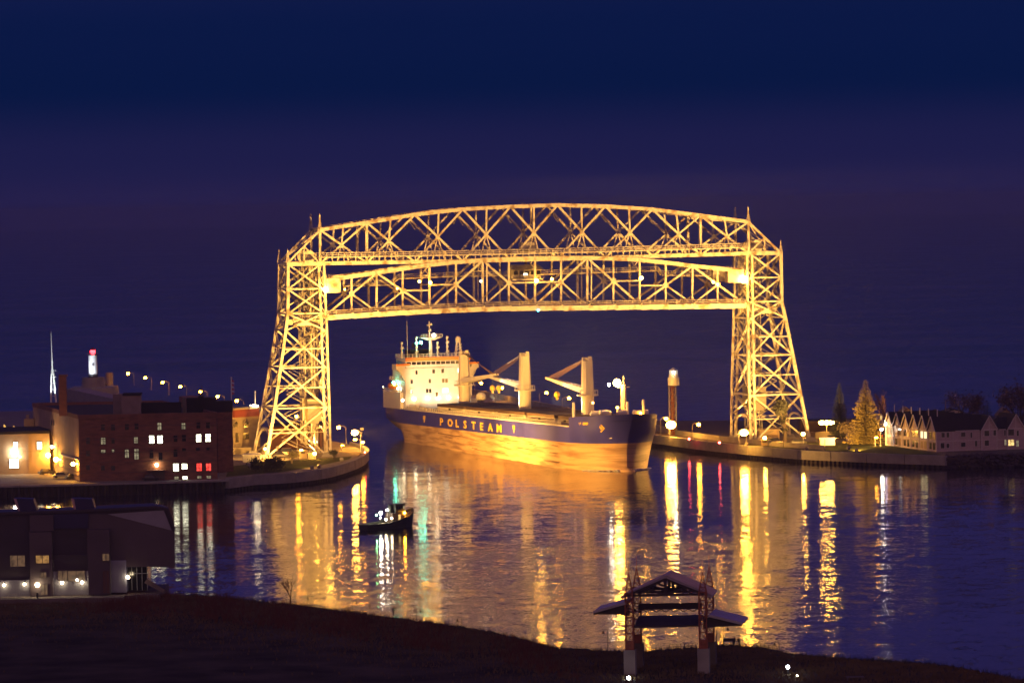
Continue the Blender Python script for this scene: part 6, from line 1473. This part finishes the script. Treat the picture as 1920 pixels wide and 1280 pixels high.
# lower side roofs
for (xi, yi, xo, yo) in ((1173, 1128, 1112, 1145), (1329, 1151, 1392, 1166.5)):
    x0, z0 = px2x(xi), zof(yi, xi); x1, z1 = px2x(xo), zof(yo, xo)
    slab('side_roof', [fg(x0, y0g, z0), fg(x1, y0g, z1), fg(x1, DG - 1, z1), fg(x0, DG - 1, z0)][::(1 if x1 > x0 else -1)], .2, roofmetal)
    m = MB(); m.bar(fg(x0, y0g - .05, z0 - .12), fg(x1, y0g - .05, z1 - .12), .1, .35); m.build('fascia', MATS['light_fascia'], pav)
    m = MB(); xt = 0 if x1 < x0 else WG
    for y_ in (0, DG * .5, DG - 1.2): m.bar(fg(xt, y_, z0 - 2.0), fg(x1 * .75 + x0 * .25, y_, z1 * .75 + z0 * .25 - .25), .2, .25); m.bar(fg(x0, y_, z0 - .45), fg(x1, y_, z1 - .4), .2, .4)
    m.hexa([fg(xt, -.1, z0 - 1.9), fg(xt, .1, z0 - 1.9), fg(x1, .1, z1 - .45), fg(x1, -.1, z1 - .45)], [fg(xt, -.1, z0 - .3), fg(xt, .1, z0 - .3), fg(x1, .1, z1 - .25), fg(x1, -.1, z1 - .25)])
    tag(m.build('bracket', wood, pav), kind='stuff')
# suspended middle span
zu0, zu1 = zof(1148, 1250), zof(1136.5, 1250); zl0, zl1 = zof(1173, 1250), zof(1153, 1250)
m = MB(); m.box(.7, WG - .7, DG * .55, DG * .55 + .4, zu0, zu1 , fg); m.build('upper_beam', wood, pav)
m = MB(); n = 14
for k in range(n):
    x0 = .7 + (WG - 1.4) * k / n; x1 = .7 + (WG - 1.4) * (k + 1) / n; m.bar(fg(x0, DG * .55, zu0 if k % 2 else zl1), fg(x1, DG * .55, zl1 if k % 2 else zu0), .14, .14)
m.build('span_lattice', wood, pav)
sl_ = slab('lower_deck_roof', [fg(.7, -.4, zl0 + .1), fg(WG - .5, -.4, zl0 + .1), fg(WG - .5, DG * .62, zl1 - .55), fg(.7, DG * .62, zl1 - .55)], .2, mat('dark_roof_panel', (.07, .055, .065), .6), pav)
m = MB(); m.box(.7, WG - .5, -.5, -.38, zl0 - .15, zl0 + .15, fg); m.build('fascia', wood, pav)
# park floodlights at the bottom
def ground_spot(px, py, label, z=2.3):
    p = G(px, py, z); r = empty('ground_light', (p.x, p.y, 1.7), label, 'light'); m = MB(); m.tube((p.x, p.y, 1.5), p, .1, .1, 6); m.bar(p - V((.25, 0, .15)), p + V((.25, 0, -.15)), .3, .3); m.build('housing', dark, r); m = MB(); m.ball(p - V((0, .35, 0)), .26, 8); m.build('bulb', emis('cool_white_bulb', (.85, .93, 1), 60), r)
ground_spot(1178.5, 1269.5, 'small white star like light at the foot of the left pavilion pillar'); ground_spot(1477, 1249, 'white light on a post at bottom right of the pavilion', 3.2)
pn = G(1495, 1276, 1.9); tb = empty('path_light', pn, 'small white path light at the bottom edge right of the pavilion', 'light')
m = MB(); m.tube(pn - V((0, 0, .3)), pn + V((0, 0, .7)), .07, .07, 6); m.build('post', dark, tb); m = MB(); m.ball(pn + V((0, 0, .8)), .12, 8); m.build('bulb', glow_wd, tb)
bt = G(1604, 1277, 1.9); be = empty('park_bench', bt, 'slatted bench at the bottom edge right of centre', 'bench')
for k in range(5): m = MB(); m.box(bt.x - 1.3, bt.x + 1.3, bt.y + k * .3, bt.y + k * .3 + .2, 2.5, 2.56); m.build('slat', conc_d, be)
m = MB(); m.box(bt.x - 1.1, bt.x - 1, bt.y, bt.y + 1.4, 1.6, 2.5); m.box(bt.x + 1, bt.x + 1.1, bt.y, bt.y + 1.4, 1.6, 2.5); m.build('leg', conc_d, be)

# ---------------------------------------------------------------- angular building at lower left
D0 = 778.; aq = empty('exhibition_hall', V((-70, D0, 2)), 'dark angular metal clad hall with small wall lamps at lower left', 'building')
def fbx(name, x0, y0, x1, y1, mt, out=0, dep=12, par=aq, d0=D0):
    d = d0 - out; a = P(x0, (y0 + y1) / 2, d).x; b = P(x1, (y0 + y1) / 2, d).x; t = P((x0 + x1) / 2, y0, d).z; u = P((x0 + x1) / 2, y1, d).z
    return MB().box(a, b, d, d + dep, u, t).build(name, mt, par)
def poly(name, pxs, mt, out, dep, par=aq):
    d = D0 - out; a = [P(x, y, d) for x, y in pxs]; m = MB(); m.hexa([p + V((-.125 * dep, dep, -.04 * dep if dep > 5 else 0)) for p in a], a); return m.build(name, mt, par)
poly('upper_volume', [(-60, 1070), (277, 1062), (329, 1062), (327, 994), (315, 955), (294, 951), (150, 955), (-60, 962)], tin_d, 0, 18)
poly('end_panel', [(202, 963.5), (322, 994), (307, 956)], tin_l, .25, .24)
poly('roof_edge', [(-60, 967), (150, 960), (293, 952.5), (314, 957), (327, 995), (329, 990), (316, 952), (294, 948), (150, 955), (-60, 962)], tin_d, .6, 19)
poly('wall_panel', [(163, 1062), (207, 1060), (277, 1062), (329, 1062), (327, 997), (322, 994), (202, 964), (163, 964)], tin_r, .12, .11)
fbx('tower_bay', 56, 997, 98, 1117, tin_r, 1.6, 2.0); fbx('tower_bay', 165, 992, 206, 1114, tin_r, 1.6, 2.0)
fbx('upper_bay', 56, 965, 100, 995.5, tin_r, 1.0, 1.2); fbx('upper_bay', 98, 963, 165, 990, navy, .5, .6)
fbx('lower_wall', -60, 1058, 56, 1119, tin_d, -.4, 20); fbx('lower_wall', 98, 1058, 170, 1115, tin_l, .3, 12); fbx('lower_wall', 206, 1050, 237, 1110, mat('blue_lit_corrugated', (.3, .32, .46), .5, .2, .2, .4), .3, 12)  # blue light on the last wall is put into its colour
fbx('lower_wall', -60, 1088, 56, 1119, tin_l, .2, .5)
fbx('upper_wall_strip', 98, 1040, 165, 1070, tin_d, .35, .3)
fbx('glass_bay', 237, 1061, 277, 1106, glass_d, -3, 8)
for k in range(5): fbx('mullion', 237 + k * 9.6, 1061, 238 + k * 9.6, 1106, tin_l, -2.8, .2)
fbx('transom', 237, 1074, 277, 1075, tin_l, -2.75, .2)
# corrugation ribs
for (x0, x1, y0, y1, o_) in ((-40, 56, 1089, 1118, .2), (98, 170, 1082, 1114.5, .3), (206, 237, 1051, 1110, .3)):
    m = MB(); k = x0; d = D0 - o_
    while k < x1 - 1:
        a = P(k, y1, d); b = P(k, y0, d); m.box(a.x, a.x + .1, d - .07, d, a.z, b.z); k += 2.6
    m.build('cladding_rib', tin_l, aq)
aqw = litwin('hall_window_glow', (.9, .5, .25), .16)
for (x0, y0, x1, y1, mt_, o_) in ((19, 1040, 47, 1062, aqw, .0), (67, 1040, 92, 1056, litwin('hall_window_warm', (1, .5, .14), .45), 1.65), (109, 1069, 126, 1088, aqw, .5), (127, 1069, 159, 1089, aqw, .5), (192, 1037, 205, 1051, aqw, 1.65), (193, 1069, 205, 1112, mat('brown_door', (.16, .08, .05), .7), 1.65), (76, 1072, 87, 1083, aqw, 1.65), (77, 1095, 89, 1115, aqw, 1.65)):
    w_o = fbx('window', x0, y0, x1, y1, mt_, o_ + .05, .12)
    d = D0 - o_ - .05; m = MB(); a = P(x0, y1, d); b = P(x1, y0, d)
    for (p, q) in (((a.x, a.z), (b.x, a.z)), ((a.x, b.z), (b.x, b.z)), ((a.x, a.z), (a.x, b.z)), ((b.x, a.z), (b.x, b.z)), (((a.x + b.x) / 2, a.z), ((a.x + b.x) / 2, b.z))): m.bar((p[0], d - .05, p[1]), (q[0], d - .05, q[1]), .1, .1)
    m.build('frame', tin_r, w_o)
# roof scoops
for (x0, x1, sx0) in ((26, 68, 38), (134, 178, 143)):
    d = D0 + 3; a = [P(sx0 - 2 + 0, 962, d), P(x1 + 2, 960, d), P(x1 - 6, 935, d), P(x0, 934, d)]; m = MB(); m.hexa([p + V((0, 3, 0)) for p in a], a); m.build('roof_scoop', navy, aq)
    a = [P(sx0 - 3, 961, d), P(sx0 + .5, 961, d), P(x0 + 5, 935, d), P(x0 - .5, 934, d)]; m = MB(); m.hexa([p + V((0, .3, 0)) for p in a], [p + V((0, -.05, 0)) for p in a]); m.build('scoop_lit_face', mat('pink_lit_face', (.5, .33, .33), .6), aq)  # pinkish light on the scoop's left face is put into its colour
# wall lamps
for k, (x, y, r, o_, g) in enumerate(((7.5, 1096, .24, .6, glow_wd), (46, 1094.5, .24, .6, glow_wd), (70, 1096, .4, 2.2, glow_wd), (116, 1092, .26, .8, glow_wd), (154, 1091, .26, .8, glow_wd), (144.5, 1086.5, .2, .8, glow_wd), (240, 1081.5, .3, .6, glow_wd))):
    p = P(x, y, D0 - o_ - .25); m = MB(); m.ball(p, r, 8); m.build('wall_lamp', g, aq); MB().box(p.x - .12, p.x + .12, p.y, D0 - o_ + .3, p.z + .1, p.z + .3).build('lamp_bracket', dark, aq)
# terrace, ramp, picnic table, bollard
ter = V((0, 0, 0)); p0 = P(-60, 1119, D0 - 2); p1 = P(300, 1111, D0 - 2); zter = P(120, 1116.5, D0 - 1).z
m = MB(); m.box(P(-60, 1100, D0).x, P(236, 1100, D0).x, D0 - 6, D0 + 20, -.5, zter); m.box(P(236, 1100, D0).x, P(300, 1100, D0).x, D0 - 2, D0 + 20, -.5, zter); tag(m.build('pavement', conc_d), kind='structure')
m = MB()
a = [P(270, 1092, D0), P(307, 1112, D0), P(307, 1104, D0), P(276, 1084, D0)]; m.hexa([p + V((0, .4, 0)) for p in a], a); m.build('ramp_wall', conc_d, aq)
tb = P(22, 1116, D0 - 4); pt = empty('picnic_table', (tb.x, tb.y, zter), 'small picnic table before the left end of the hall', 'picnic table')
MB().box(tb.x - .9, tb.x + .9, tb.y - .4, tb.y + .4, zter + .72, zter + .78).build('table_top', conc, pt)
for k in (-1, 1): MB().box(tb.x - .9, tb.x + .9, tb.y + k * .8 - .15, tb.y + k * .8 + .15, zter + .42, zter + .47).build('seat', conc, pt); MB().bar((tb.x + k * .7, tb.y - .8, zter), (tb.x + k * .7, tb.y + .8, zter + .45), .08, .08).build('leg', conc, pt)
bo = P(70, 1117, D0 - 4.5); r = empty('bollard', (bo.x, bo.y, zter), 'dark bollard under the brightest wall lamp of the hall', 'bollard'); MB().tube((bo.x, bo.y, zter), (bo.x, bo.y, zter + .9), .2, .2, 10).build('post', dark, r); m = MB(); m.ball(V((bo.x, bo.y, zter + .9)), .2, 8, .5); m.build('cap', dark, r)
# crew on the ship's stern deck
for k, (px, face, lab) in enumerate(((752.5, .3, 'crew member on the ship stern deck, the left one of two'), (756.5, 2.0, 'crew member on the ship stern deck, the right one of two'))):
    o_ = stem - sax * (FS + 2); q = PL(px, 740, o_, sax); t_ = (q - o_).dot(snl); person(SP(FS + 2, t_, 15.6) if False else V((SP(FS + 5, 10.8 - k * .9, 15.6))), lab, black_m, dark, face=face)
